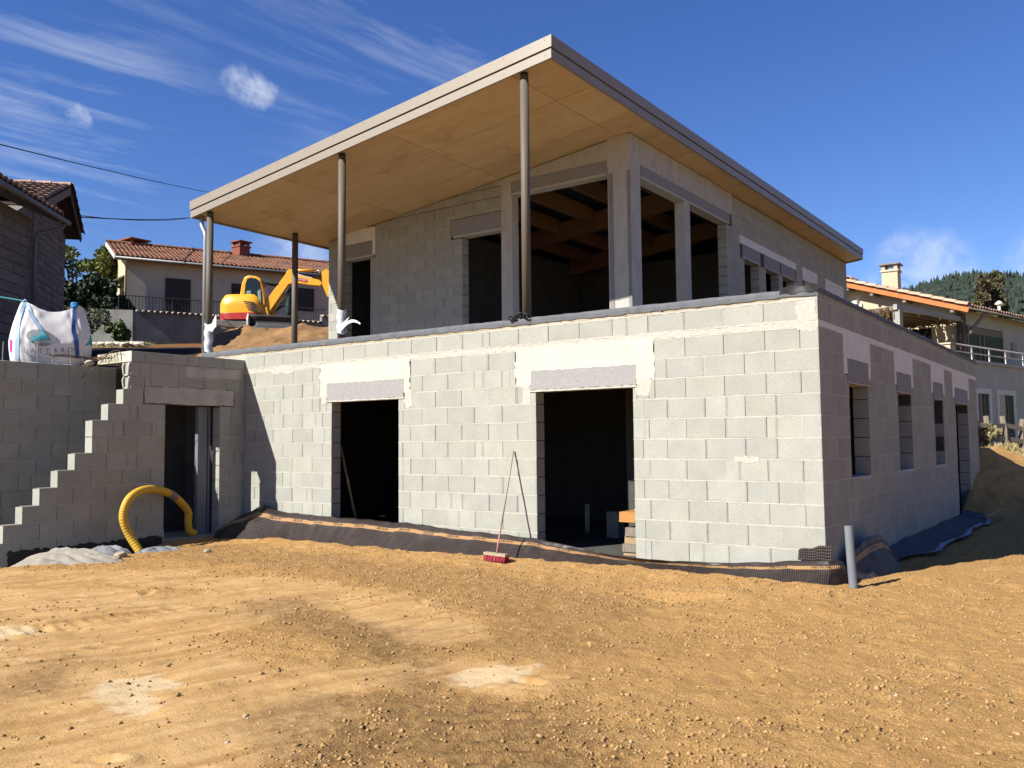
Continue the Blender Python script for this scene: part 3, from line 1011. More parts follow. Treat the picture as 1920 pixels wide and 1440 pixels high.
def emit_blocks(specs, parent, m, limit, score):
    """the largest in view as single parts, the rest joined into one"""
    order = sorted(specs, key=score, reverse=True)
    for (f, u, z, w, h0, h1, pr) in order[:limit]:
        me = block_mesh(w, h0, h1, f.thick)
        if not me.materials:
            me.materials.append(MT[m])
        o = bpy.data.objects.new('concrete_block', me)
        COL.objects.link(o)
        o.location = f.P(u, z, pr)
        o.rotation_euler = (0, 0, f.rot)
        o.parent = parent
    rest = order[limit:]
    if rest:
        V, F, UV = [], [], []
        for (f, u, z, w, h0, h1, pr) in rest:
            me = block_mesh(w, h0, h1, f.thick)
            o = len(V)
            for v in me.vertices:
                V.append(f.P(u + v.co.x, z + v.co.z, pr + v.co.y))
            uvd = me.uv_layers[0].data
            for p in me.polygons:
                F.append(tuple(o + i for i in p.vertices))
                UV += [tuple(uvd[l].uv) for l in p.loop_indices]
        me = bpy.data.meshes.new('blockwork')
        me.from_pydata(V, [], F)
        uvl = me.uv_layers.new(name='UVMap')
        for i, q in enumerate(UV):
            uvl.data[i].uv = q
        o = link('blockwork', me, m, parent)
        tag(o, kind='stuff')


def panel(face, u0, u1, v0, v1, proud, name, m, parent, jag=0.0, depth=None, seed=1, step=0.07):
    """a cast patch, lintel or coat on a wall: irregular outline, real thickness"""
    rs = random.Random(seed)
    pts = []
    def run(a, b):
        n = max(1, int(math.hypot(b[0] - a[0], b[1] - a[1]) / step)) if jag else 1
        for k in range(n):
            t = k / n
            pts.append((a[0] + (b[0] - a[0]) * t + (rs.uniform(-jag, jag) if k else 0), a[1] + (b[1] - a[1]) * t + (rs.uniform(-jag, jag) if k else 0)))
    run((u0, v0), (u1, v0)); run((u1, v0), (u1, v1)); run((u1, v1), (u0, v1)); run((u0, v1), (u0, v0))
    dep = depth if depth is not None else face.thick - 0.004
    mb = MB()
    a = Vector(face.P(0, 0, -proud)); b = Vector(face.P(0, 0, dep))
    mb.prism([face.P(u, v, -proud) for u, v in pts], b - a)
    return part(name, mb, m, parent)

# ------------------------------------------------------------------ the house under construction
house = thing('unfinished_house', 'unrendered grey concrete block house with wide sloping flat roof and plywood soffit', 'house', (-5.0, 6.0, -0.1))
FR = Face('y', 0.0)
RT = Face('x', 0.0)
UF = Face('y', 3.2)
UR = Face('x', -3.99)
SOFF = lambda x: 7.2196 + 0.11 * x
XL = -10.148
specs, mort_sets = [], []
core = MB()
mort = MB()

rows25 = [(0.25 * k, 0.25 * k + 0.25) for k in range(-1, 11)]


def st_front(i):
    k = i - 1
    if k % 2 == 0:
        return [-0.205, -0.615, -1.115, -1.615, -2.115, -4.146, -4.646, -5.146, -5.646, -6.146] + [-8.35 - 0.5 * j for j in range(5)]
    return [-0.50, -0.869, -1.369, -1.869, -2.20, -4.405, -4.905, -5.405, -5.905, -6.30] + [-8.1 - 0.5 * j for j in range(5)]


D1 = (-7.885, -6.395, -0.3, 2.158)
D2 = (-3.83, -2.342, -0.3, 2.158)
front_holes = [D1, D2, (-8.01, -6.27, 2.15, 2.47), (-3.92, -2.285, 2.15, 2.45), (-8.17, -6.15, 2.24, 2.77), (-4.17, -2.03, 2.24, 2.77)]
b, bd, hd = lay(FR, XL - 0.0, 0.0, rows25, st_front, front_holes)
specs += b
mortar_mesh(mort, FR, bd, hd, th=0.02)
b, bd, hd = lay(FR, -13.1, 0.0, [(2.82, 3.07)], lambda i: [-0.617 - 0.5 * j for j in range(25)] + [-0.21], [])
specs += b
mortar_mesh(mort, FR, bd + [(XL, 0.0, 2.825)], hd, th=0.03, proud=0.004)
core_mesh(core, FR, -13.1, 0.0, 2.70, 3.10, [])
core_mesh(core, FR, XL - 0.2, 0.0, -0.45, 2.76, [D1, D2])
tint, _, _ = lay(FR, -13.1, 0.0, [(3.07, 3.15)], lambda i: [-0.42 - 0.5 * j for j in range(26)] + [-1.9, -2.06], [])


def st_right(i):
    k = i - 1
    o = 0.2 if k % 2 else 0.5
    return [o + 0.5 * j for j in range(25)]


WIN = [(1.218, 2.168, 1.0, 2.163), (3.925, 4.875, 1.0, 2.163), (6.78, 7.68, 1.0, 2.163), (9.04, 10.58, -0.06, 2.163)]
rh = list(WIN)
for (a, bb, c, d) in WIN:
    rh += [(a - 0.07, bb + 0.02, 2.155, 2.465)]
for (a, bb) in ((1.0, 2.32), (3.75, 5.06), (6.58, 7.87), (8.75, 10.81)):
    rh += [(a, bb, 2.26, 2.755)]
b, bd, hd = lay(RT, 0.0, 11.95, rows25, st_right, rh)
specs += b
mortar_mesh(mort, RT, bd, hd, th=0.018)
b, bd, hd = lay(RT, 0.0, 11.95, [(2.82, 3.07)], lambda i: [0.5 + 0.5 * j for j in range(24)], [])
specs += b
mortar_mesh(mort, RT, bd, hd, th=0.02)
b, bd, hd = lay(RT, 0.0, 11.95, [(3.07, 3.17)], lambda i: [0.25 + 0.5 * j for j in range(24)], [])
specs += b
core_mesh(core, RT, 0.0, 11.95, -0.45, 3.14, WIN)

# upper storey
rows20 = [(2.95 + 0.2 * k, 3.15 + 0.2 * k) for k in range(0, 19)]
U_door = (-10.95, -10.196, 2.9, 5.43)
U_win = (-7.69, -6.738, 2.9, 5.487)
U_big = (-6.485, -4.44, 2.9, 6.105)
uh = [U_door, U_win, U_big, (-11.05, -10.12, 5.42, 5.78), (-11.10, -10.05, 5.42, 6.10), (-7.98, -6.62, 5.47, 5.87), (-6.738, -6.485, 2.9, 6.9), (-6.56, -3.99, 6.09, 6.9), (-4.44, -3.99, 2.9, 6.9)]
utop = lambda u: SOFF(u) - 0.015


def st_up(i):
    o = 0.0 if i % 2 else 0.25
    return [-11.4 + o + 0.5 * j for j in range(18)]


b, bd, hd = lay(UF, -11.48, -3.99, rows20, st_up, uh, top=utop)
specs += b
mortar_mesh(mort, UF, bd, hd, th=0.012)
core_mesh(core, UF, -11.48, -4.2, 2.9, 6.95, [U_door, U_win, U_big], top=utop)
UW = [(3.55, 5.40, 2.9, 6.05), (5.635, 7.52, 2.9, 6.05), (8.52, 9.43, 2.9, 5.465), (9.89, 10.78, 2.9, 5.465), (11.08, 11.95, 2.9, 5.465)]
zt_r = SOFF(-3.99) - 0.015
urh = list(UW) + [(3.2, 7.84, 6.04, 6.9), (3.2, 3.55, 2.9, 6.9), (5.40, 5.635, 2.9, 6.9), (8.27, 12.15, 5.455, 5.96), (12.67, 13.98, 5.3, 5.96), (14.74, 16.62, 5.3, 5.96)]
b, bd, hd = lay(UR, 3.2, 17.0, rows20, lambda i: [3.4 + (0.25 if i % 2 else 0) + 0.5 * j for j in range(28)], urh, top=lambda u: zt_r)
specs += b
mortar_mesh(mort, UR, bd, hd, th=0.010)
core_mesh(core, UR, 3.2, 17.0, 2.9, zt_r, UW)


def blk_score(s):
    f, u, z, w, h0, h1, pr = s
    c = Vector(f.P(u + w / 2, z + h0 / 2, 0))
    d = c - Vector(CAM_LOC)
    n = Vector((0, -1, 0)) if f.kind == 'y' else Vector((1, 0, 0))
    dep = d.dot(cf)
    if z + max(h0, h1) < 0.06:
        return -1
    if f is FR and u + w < XL + 0.02 and z < 2.9:
        return -1
    if f in (UF, UR) and z < 3.55 + 0.0:
        return -0.5
    return w * (h0 + h1) / 2 * max(0.0, -d.normalized().dot(n)) / dep ** 2


emit_blocks(specs, house, 'block', 300, blk_score)
emit_blocks(tint, house, 'tint', 0, blk_score)
tag(part('mortar', mort, 'mortar', house, fix=False), kind='stuff')
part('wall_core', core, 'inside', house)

# cast beams, lintels and patches of the lower storey
panel(FR, XL, 0.0, 2.752, 2.823, 0.001, 'ring_beam', 'mortar', house, 0.004, seed=4)
panel(FR, -8.17, -6.15, 2.245, 2.772, 0.004, 'cast_patch', 'cast', house, 0.020, seed=5, step=0.05)
for k, (a, bb, c, d) in enumerate(((-8.14, -8.01, 2.13, 2.30), (-6.27, -6.12, 2.02, 2.30), (-4.06, -3.93, 1.98, 2.28), (-2.28, -2.10, 2.05, 2.30), (-9.4, -8.85, 2.70, 2.83), (-1.02, -0.72, 1.22, 1.275), (-0.24, -0.02, 2.70, 3.05))):
    panel(FR, a, bb, c, d, 0.0025, 'mortar_smear', 'mortar', house, 0.024, 0.012, seed=90 + k, step=0.035)
panel(FR, -4.17, -2.03, 2.245, 2.772, 0.004, 'cast_patch', 'cast', house, 0.020, seed=6, step=0.05)
panel(FR, -8.0, -6.28, 2.185, 2.468, 0.008, 'lintel', 'lintel', house, 0.008, seed=7, step=0.04)
panel(FR, -3.91, -2.29, 2.185, 2.450, 0.008, 'lintel', 'lintel', house, 0.008, seed=8, step=0.04)
panel(FR, -8.02, -6.27, 2.160, 2.184, 0.011, 'lintel_flange', 'mortar', house, 0.002, seed=9)
panel(FR, -3.93, -2.28, 2.160, 2.184, 0.011, 'lintel_flange', 'mortar', house, 0.002, seed=10)
panel(RT, 0.0, 11.95, 2.752, 2.823, 0.001, 'ring_beam', 'cast_shaded', house, 0.004, seed=11)
for i, (a, bb) in enumerate(((1.0, 2.32), (3.75, 5.06), (6.58, 7.87), (8.75, 10.81))):
    w = WIN[i]
    panel(RT, a, bb, 2.265, 2.757, 0.004, 'cast_patch', 'cast_shaded', house, 0.008, seed=20 + i)
    panel(RT, w[0] - 0.06, w[1] + 0.01, 2.180, 2.465, 0.008, 'lintel', 'lintel_shaded', house, 0.006, seed=30 + i)
    panel(RT, w[0] - 0.06, w[1] + 0.03, 2.160, 2.179, 0.011, 'lintel_flange', 'cast_grey', house, 0.002, seed=34 + i)
    if i < 3:
        panel(RT, w[0] - 0.0, w[1], 0.955, 1.004, 0.0025, 'window_sill', 'cast_grey', house, 0.002, seed=40 + i)
panel(RT, 9.04, 10.58, -0.16, -0.055, 0.03, 'door_sill', 'slab', house, 0.004, seed=44)
panel(RT, 2.2, 9.0, -0.30, -0.02, 0.003, 'bitumen_coating', 'bitumen', house, 0.018, 0.02, seed=45, step=0.05)
# upper storey
panel(UF, -11.10, -10.05, 5.46, 6.07, 0.004, 'cast_patch', 'cast_shaded', house, 0.006, seed=50)
panel(UF, -11.05, -10.13, 5.475, 5.78, 0.008, 'lintel', 'lintel_shaded', house, 0.006, seed=51)
panel(UF, -11.05, -10.09, 5.435, 5.474, 0.02, 'lintel_flange', 'mortar', house, 0.002, seed=52)
panel(UF, -7.96, -6.742, 5.53, 5.855, 0.006, 'lintel', 'lintel_shaded', house, 0.006, seed=53)
panel(UF, -7.90, -6.70, 5.49, 5.529, 0.02, 'lintel_flange', 'mortar', house, 0.002, seed=54)
mb = MB()
for (a, bb) in ((-6.738, -6.485),):
    mb.hexa([UF.P(a, 2.9, -0.004), UF.P(bb, 2.9, -0.004), UF.P(bb, 2.9, 0.205), UF.P(a, 2.9, 0.205), UF.P(a, SOFF(a) - 0.02, -0.004), UF.P(bb, SOFF(bb) - 0.02, -0.004), UF.P(bb, SOFF(bb) - 0.02, 0.205), UF.P(a, SOFF(a) - 0.02, 0.205)])
part('concrete_pillar', mb, 'cast_grey', house)
mb = MB()
a, bb = -6.482, -4.0
mb.hexa([UF.P(a, 6.37, -0.003), UF.P(bb, 6.20, -0.003), UF.P(bb, 6.20, 0.2), UF.P(a, 6.37, 0.2), UF.P(a, SOFF(a) - 0.02, -0.003), UF.P(bb, SOFF(bb) - 0.02, -0.003), UF.P(bb, SOFF(bb) - 0.02, 0.2), UF.P(a, SOFF(a) - 0.02, 0.2)])
part('ring_beam', mb, 'cast_grey', house)
panel(UF, -6.50, -4.435, 6.145, 6.375, 0.006, 'lintel', 'lintel_shaded', house, 0.004, seed=55)
panel(UF, -6.52, -4.45, 6.105, 6.144, 0.02, 'lintel_flange', 'mortar', house, 0.002, seed=56)
mb = MB()
mb.box(-4.43, -3.985, 3.195, 3.56, 2.9, zt_r - 0.005)
part('concrete_pillar', mb, 'cast_grey', house)
mb = MB()
mb.box(-4.41, -4.33, 3.186, 3.196, 2.95, 6.12)  # two narrow darker strips up the front of the corner pillar
mb.box(-4.05, -3.99, 3.187, 3.197, 2.95, 6.12)
part('pillar_strip', mb, 'slab', house)
mb = MB()
mb.box(-4.19, -3.985, 5.395, 5.64, 2.9, 6.10)
part('concrete_pillar', mb, 'cast_grey', house)
panel(UR, 3.565, 7.84, 6.30, zt_r - 0.006, 0.004, 'ring_beam', 'cast_grey', house, 0.003, seed=57)
panel(UR, 3.57, 5.52, 6.10, 6.298, 0.008, 'lintel', 'lintel_shaded', house, 0.003, seed=58)
panel(UR, 5.525, 7.70, 6.10, 6.298, 0.007, 'lintel', 'lintel_shaded', house, 0.003, seed=59)
panel(UR, 3.565, 5.39, 6.055, 6.098, 0.02, 'lintel_flange', 'mortar', house, 0.002, seed=60)
panel(UR, 5.645, 7.62, 6.055, 6.098, 0.02, 'lintel_flange', 'mortar', house, 0.002, seed=61)
panel(UR, 8.27, 12.15, 5.78, 5.955, 0.005, 'cast_patch', 'cast_shaded', house, 0.004, seed=62)
for i, (a, bb, c, d) in enumerate(UW[2:]):
    panel(UR, a - 0.10, bb + 0.10, 5.50, 5.778, 0.007, 'lintel', 'lintel_shaded', house, 0.004, seed=63 + i)
    panel(UR, a - 0.10, bb + 0.08, 5.467, 5.499, 0.014, 'lintel_flange', 'mortar', house, 0.002, seed=66 + i)
panel(UR, 12.67, 13.98, 5.62, 5.955, 0.005, 'cast_patch', 'cast_shaded', house, 0.004, seed=70)
panel(UR, 14.74, 16.62, 5.62, 5.955, 0.005, 'cast_patch', 'cast_shaded', house, 0.004, seed=71)
panel(UR, 12.80, 13.88, 5.31, 5.618, 0.006, 'lintel', 'lintel_shaded', house, 0.004, seed=72)
panel(UR, 14.90, 16.50, 5.31, 5.618, 0.006, 'lintel', 'lintel_shaded', house, 0.004, seed=73)

# remaining shell: floors, back and party walls
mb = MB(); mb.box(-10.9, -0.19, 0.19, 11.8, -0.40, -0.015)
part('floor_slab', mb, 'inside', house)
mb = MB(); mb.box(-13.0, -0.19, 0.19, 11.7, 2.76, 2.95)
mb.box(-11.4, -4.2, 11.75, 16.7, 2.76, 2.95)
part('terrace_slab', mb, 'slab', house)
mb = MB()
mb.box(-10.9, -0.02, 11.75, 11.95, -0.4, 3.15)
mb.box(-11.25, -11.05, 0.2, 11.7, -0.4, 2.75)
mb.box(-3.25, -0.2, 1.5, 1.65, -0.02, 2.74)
mb.box(-10.8, -3.9, 4.6, 4.75, -0.02, 2.74)  # this and the next: unseen partitions added to keep the doorways dark
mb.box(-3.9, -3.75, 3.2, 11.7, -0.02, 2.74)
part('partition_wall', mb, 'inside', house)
mb = MB()
mb.box(-11.48, -11.28, 3.42, 17.0, 2.95, SOFF(-11.4) - 0.02)
mb.box(-11.27, -4.2, 16.8, 17.0, 2.95, SOFF(-11.4) - 0.02)
mb.hexa([(-11.27, 16.8, 5.9), (-4.2, 16.8, 5.9), (-4.2, 17.0, 5.9), (-11.27, 17.0, 5.9), (-11.27, 16.8, SOFF(-11.27) - .02), (-4.2, 16.8, SOFF(-4.2) - .02), (-4.2, 17.0, SOFF(-4.2) - .02), (-11.27, 17.0, SOFF(-11.27) - .02)])
mb.box(-9.2, -9.05, 3.42, 16.7, 2.95, 6.1)
mb.box(-9.0, -4.25, 9.9, 10.05, 2.95, 6.0)
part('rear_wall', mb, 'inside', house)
for o in house.children:
    if o.name.startswith(('partition_wall', 'rear_wall')) and not o.data.uv_layers:
        o.data.uv_layers.new(name='UVMap')

# roof: fascia boards all round, plywood soffit sheets, sealed deck, inner beams
X0, X1, Y0, Y1 = -11.88, -3.51, 0.0, 17.05
def roofpt(x, y, dz):
    return (x, y, SOFF(x) + dz)
def slab_part(name, x0, x1, y0, y1, d0, d1, m, parent):
    q = MB()
    q.hexa([roofpt(x0, y0, d0), roofpt(x1, y0, d0), roofpt(x1, y1, d0), roofpt(x0, y1, d0), roofpt(x0, y0, d1), roofpt(x1, y0, d1), roofpt(x1, y1, d1), roofpt(x0, y1, d1)])
    return part(name, q, m, parent)
roof = slab_part('roof', X0 + 0.05, X1 - 0.05, Y0 + 0.05, Y1 - 0.05, 0.14, 0.24, 'roof_under', house)
G = 0.006
def fascia(d0, d1, out, m, name):
    t = 0.03
    slab_part(name, X0 - out, X1 + out, Y0 - out, Y0 + t, d0, d1, m, roof)
    slab_part(name, X1 - t, X1 + out, Y0 + t + 0.001, Y1 - t - 0.001, d0, d1, m, roof)
    slab_part(name, X0 - out, X1 + out, Y1 - t, Y1 + out, d0, d1, m, roof)
    slab_part(name, X0 - out, X0 + t, Y0 + t + 0.001, Y1 - t - 0.001, d0, d1, m, roof)
fascia(0.122, 0.292, 0.012, 'fascia', 'fascia_board')
fascia(0.098, 0.121, -0.012, 'fascia_gap', 'fascia_gap')
fascia(-0.035, 0.097, 0.0, 'fascia', 'fascia_board')
xs = [X0 + 0.031, -11.79 + 0.0, -9.29, -6.76, -4.23, X1 - 0.031]
xs = [X0 + 0.031, -9.29, -6.76, -4.23, X1 - 0.031]
ysm = [Y0 + 0.031, 1.25, 2.5] + [3.75 + 1.25 * k for k in range(11)]
ysm = [y for y in ysm if y < Y1 - 0.3] + [Y1 - 0.031]
for i in range(len(xs) - 1):
    for j in range(len(ysm) - 1):
        inside = -11.2 < xs[i] and xs[i + 1] < -4.1 and ysm[j] > 3.3
        if inside:
            continue
        x0, x1, y0, y1 = xs[i] + G, xs[i + 1] - G, ysm[j] + G, ysm[j + 1] - G
        if i == 0 and j > 2:
            x1 = -11.2
        slab_part('soffit_panel', x0, x1, y0, y1, 0.0, 0.015, 'ply', roof)
slab_part('soffit_backing', X0 + 0.04, X1 - 0.04, Y0 + 0.04, 3.3, 0.02, 0.05, 'roof_under', roof)
slab_part('soffit_backing', -4.2, X1 - 0.04, 3.31, Y1 - 0.04, 0.02, 0.05, 'roof_under', roof)
# screw heads along the front fascia
mb = MB()
for k in range(12):
    x = -11.4 + k * 0.708
    for dz in (0.25, 0.03):
        z = SOFF(x) + dz
        y = -0.0145 if dz > 0.1 else -0.0025
        mb.tube([(x, y, z), (x, y + 0.004, z)], 0.008, 6)
part('fascia_screws', mb, 'steel_dark', roof)
# glulam main beams (level, across) and joists on them (up the slope line)
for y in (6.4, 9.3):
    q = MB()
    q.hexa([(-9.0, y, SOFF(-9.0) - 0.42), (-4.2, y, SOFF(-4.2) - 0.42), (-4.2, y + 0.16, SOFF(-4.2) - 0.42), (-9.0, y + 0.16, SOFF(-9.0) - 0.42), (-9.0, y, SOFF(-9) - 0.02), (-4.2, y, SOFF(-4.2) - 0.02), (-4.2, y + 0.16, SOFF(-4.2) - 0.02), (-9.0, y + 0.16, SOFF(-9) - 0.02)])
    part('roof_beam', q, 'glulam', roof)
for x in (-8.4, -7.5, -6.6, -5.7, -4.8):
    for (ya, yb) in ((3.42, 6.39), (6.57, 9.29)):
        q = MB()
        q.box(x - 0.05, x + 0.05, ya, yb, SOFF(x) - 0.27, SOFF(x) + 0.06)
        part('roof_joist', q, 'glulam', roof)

# parapet capping felt, steel posts, downpipe
def capping(name, P, n, seed):
    rs = random.Random(seed)
    mb = MB()
    prof = [(-0.012, -0.075), (-0.014, -0.03), (-0.010, 0.012), (0.03, 0.022), (0.17, 0.022), (0.215, 0.01), (0.215, -0.06)]
    for k in range(n + 1):
        for (w, dz) in prof:
            mb.v.append(P(k / n, w + rs.uniform(-0.003, 0.003), dz + (rs.uniform(-0.006, 0.006) if dz > -0.05 else rs.uniform(-0.009, 0.009))))
    m_ = len(prof)
    for k in range(n):
        for j in range(m_ - 1):
            a = k * m_ + j
            mb.f.append((a, a + m_, a + m_ + 1, a + 1))
    return part(name, mb, 'felt', house, True)
capping('parapet_felt', lambda t, w, dz: (-11.45 + 11.44 * t, w, 3.192 + dz - 0.02 * t), 120, 1)
capping('parapet_felt', lambda t, w, dz: (0.0 - w - 0.003, 0.0 + 11.95 * t, 3.185 + dz * 0.75), 100, 2)
mb = MB()
mb.grid(lambda u, v: (-0.42 + 0.44 * u, -0.02 - 0.02 * math.sin(u * 9) * v, 3.14 + 0.085 * v + 0.012 * math.sin(u * 14 + v * 3)), 18, 6)
part('parapet_felt_flap', mb, 'bitumen', house, True)
for (x, y, zb) in ((-11.458, 0.15, 3.2), (-7.82, 0.15, 3.2), (-4.07, 0.15, 3.19), (-11.5, 2.27, 2.95)):
    zt = SOFF(x)
    mb = MB()
    mb.tube([(x, y, zb), (x, y, zt - 0.10)], 0.064, 24)
    col_ = part('steel_post', mb, 'steel', house, True)
    mb = MB()
    mb.tube([(x, y, zt - 0.10), (x, y, zt - 0.005)], 0.058, 24)
    part('post_cap', mb, 'steel_dark', col_, True)
    mb = MB()
    mb.box(x - 0.08, x + 0.08, y - 0.08, y + 0.08, zb + 0.004, zb + 0.014)
    part('base_plate', mb, 'steel_dark', col_)
mb = MB()
mb.tube([(-11.75, 0.16, 5.92), (-11.75, 0.16, 5.80), (-11.74, 0.16, 5.74), (-11.63, 0.16, 5.58), (-11.615, 0.16, 5.50), (-11.615, 0.16, 3.18)], 0.042, 16)
dp = part('downpipe', mb, 'galv', house, True)
mb = MB()
mb.tube([(-11.75, 0.16, 5.97), (-11.75, 0.16, 5.86)], 0.052, 16)
part('pipe_collar', mb, 'zinc', dp, True)
rebase(house)

# ------------------------------------------------------------------ stepped side wall with its doorway, and the retaining wall behind it
sw = thing('stepped_wall', 'stepped grey block side wall with a dark doorway and jagged stair-like end', 'wall', (XL, -2.0, -0.2))
SW = Face('x', XL)
sp, mo, co = [], MB(), MB()
SD = (-1.568, -0.52, -0.3, 2.155)
s_holes = [SD, (-1.95, -0.22, 2.15, 2.44)]
for i, (z0, z1, ye) in enumerate([(-0.63, -0.38, -4.3), (-0.38, -0.13, -4.3), (-0.13, 0.12, -4.30), (0.12, 0.37, -4.05), (0.37, 0.62, -3.80), (0.62, 0.87, -3.565), (0.87, 1.12, -3.31), (1.12, 1.37, -3.06), (1.37, 1.62, -2.80), (1.62, 1.875, -2.80), (1.875, 2.135, -2.555)]):
    js = [ye + 0.5 * j + (0.25 if i in (8,) else 0.5) for j in range(12)]
    b, bd, hd = lay(SW, ye, 0.0, [(z0, z1)], lambda k: js, s_holes)
    sp += b
    mortar_mesh(mo, SW, bd, hd, th=0.016)
    core_mesh(co, SW, ye + 0.03, 0.0, z0, z1, [SD])
for (z0, z1, ye) in ((2.135, 2.38, -2.311), (2.38, 2.60, -2.19), (2.60, 2.815, -2.19)):
    b, bd, hd = lay(SW, ye, 0.0, [(z0, z1)], lambda k: [ye + 0.35, ye + 0.85, ye + 1.35, ye + 1.8], s_holes)
    sp += b
    mortar_mesh(mo, SW, bd, hd, th=0.014)
    core_mesh(co, SW, ye + 0.1, 0.0, z0, z1, [SD])
b, bd, hd = lay(SW, -2.18, 0.0, [(2.82, 2.995)], lambda k: [-1.95 + 0.5 * j for j in range(4)], [])
sp += b
core_mesh(co, SW, -2.17, 0.0, 2.82, 2.97, [])
emit_blocks(sp, sw, 'block', 300, lambda s: 1)
tag(part('mortar', mo, 'mortar', sw, fix=False), kind='stuff')
part('wall_core', co, 'core', sw)
panel(SW, -1.94, -0.235, 2.16, 2.435, 0.004, 'lintel', 'cast_grey', sw, 0.012, seed=80)
panel(SW, -1.20, -0.10, 2.625, 2.80, 0.003, 'mortar_smear', 'cast_grey', sw, 0.02, 0.01, seed=81)
mb = MB(); mb.box(-11.16, XL - 0.004, -2.183, 0.0, 2.825, 2.992)
part('landing_slab', mb, 'cast', sw)
# broken block ends: two open hollow cells under the slab
mb = MB()
for zc in (2.70, 2.49):
    for s in (0, 1):
        x = XL - 0.03 - 0.14 * s
        mb.tube([(x, -2.19 - 0.01 * (zc > 2.6), zc + 0.10), (x + 0.012 - 0.03 * s, -2.215, zc + 0.04), (x - 0.004, -2.21, zc - 0.05), (x + 0.004, -2.20, zc - 0.105)], [0.022, 0.016, 0.017, 0.024], 6)
    mb.beam((XL - 0.02, -2.205, zc - 0.10), (XL - 0.18, -2.20, zc - 0.095), 0.03, 0.025)
part('broken_block_end', mb, 'mortar', sw, True)
panel(SW, -3.98, -1.575, -0.55, 0.0, 0.004, 'bitumen_coating', 'bitumen', sw, 0.022, 0.02, seed=82, step=0.045)
mb = MB(); mb.box(XL - 1.0, XL + 0.02, -1.565, -0.52, -0.30, -0.055)
part('door_sill', mb, 'slab', sw)
mb = MB()
mb.box(XL - 0.215, XL - 0.30, -0.80, -0.62, -0.05, 2.14)
mb.box(XL - 0.21, XL - 0.26, -0.60, -0.56, -0.05, 2.14)
part('door_lining', mb, 'pvc', sw)
mb = MB()
mb.box(XL - 1.30, XL - 1.115, -1.79, 0.0, -0.3, 2.8)
mb.box(XL - 1.11, XL - 0.2, -0.45, -0.25, -0.3, 2.82)
part('inner_wall', mb, 'inside', sw)
rebase(sw)

rw = thing('retaining_wall', 'low shaded grey block retaining wall topped with short steel bars', 'wall', (-11.35, -3.4, -0.1))
RW = Face('x', -11.25)
b, bd, hd = lay(RW, -4.75, -1.8, [(0.045 + 0.25 * k - 0.5, 0.295 + 0.25 * k - 0.5) for k in range(0, 12)] + [(2.545, 2.80)], lambda i: [-4.6 + (0.25 if i % 2 else 0) + 0.5 * j for j in range(7)], [])
emit_blocks(b, rw, 'block', 300, lambda s: 1)
mo, co = MB(), MB()
mortar_mesh(mo, RW, bd, hd, th=0.012)
core_mesh(co, RW, -4.75, -1.8, -0.5, 2.79, [])
tag(part('mortar', mo, 'mortar', rw, fix=False), kind='stuff')
part('wall_core', co, 'core', rw)
rr = random.Random(5)
for y in (-3.60, -3.365, -3.07, -2.835, -2.54, -2.34):
    mb = MB()
    mb.tube([(-11.33, y, 2.72), (-11.335, y + rr.uniform(-.01, .01), 2.93), (-11.34, y + rr.uniform(-.02, .02), 3.085 + rr.uniform(-.02, .03))], 0.008, 6)
    part('rebar_stub', mb, 'rebar_pale', rw)
mb = MB()
mb.grid(lambda u, v: (-11.26 - 0.2 * v, -4.75 + 2.95 * u, 2.797 + 0.03 * fbm(np.array(u * 22.0), np.array(v * 3.0), 3) * math.sin(v * math.pi)), 60, 6)
part('mortar_top', mb, 'mortar', rw, True)
rebase(rw)

# ------------------------------------------------------------------ things standing in the yard
def ribbon_point(tb, u, v):
    """tb: list of stations (s, top xyz, bottom xyz, bulge vector); u in metres along, v 0 top .. 1 bottom"""
    for i in range(len(tb) - 1):
        if u <= tb[i + 1][0] or i == len(tb) - 2:
            s0, t0, b0, g0 = tb[i]
            s1, t1, b1, g1 = tb[i + 1]
            k = (u - s0) / (s1 - s0)
            k = min(max(k, 0), 1)
            k = k * k * (3 - 2 * k) if False else k
            t = Vector(t0).lerp(Vector(t1), k)
            b = Vector(b0).lerp(Vector(b1), k)
            g = Vector(g0).lerp(Vector(g1), k)
            return t.lerp(b, v) + g * (4 * v * (1 - v)) 
    return Vector(tb[0][1])


def stations(pts):
    out, s, prev = [], 0.0, None
    for t, b, g in pts:
        mid = (Vector(t) + Vector(b)) / 2
        if prev is not None:
            s += (mid - prev).length
        prev = mid
        out.append((s, t, b, g))
    return out


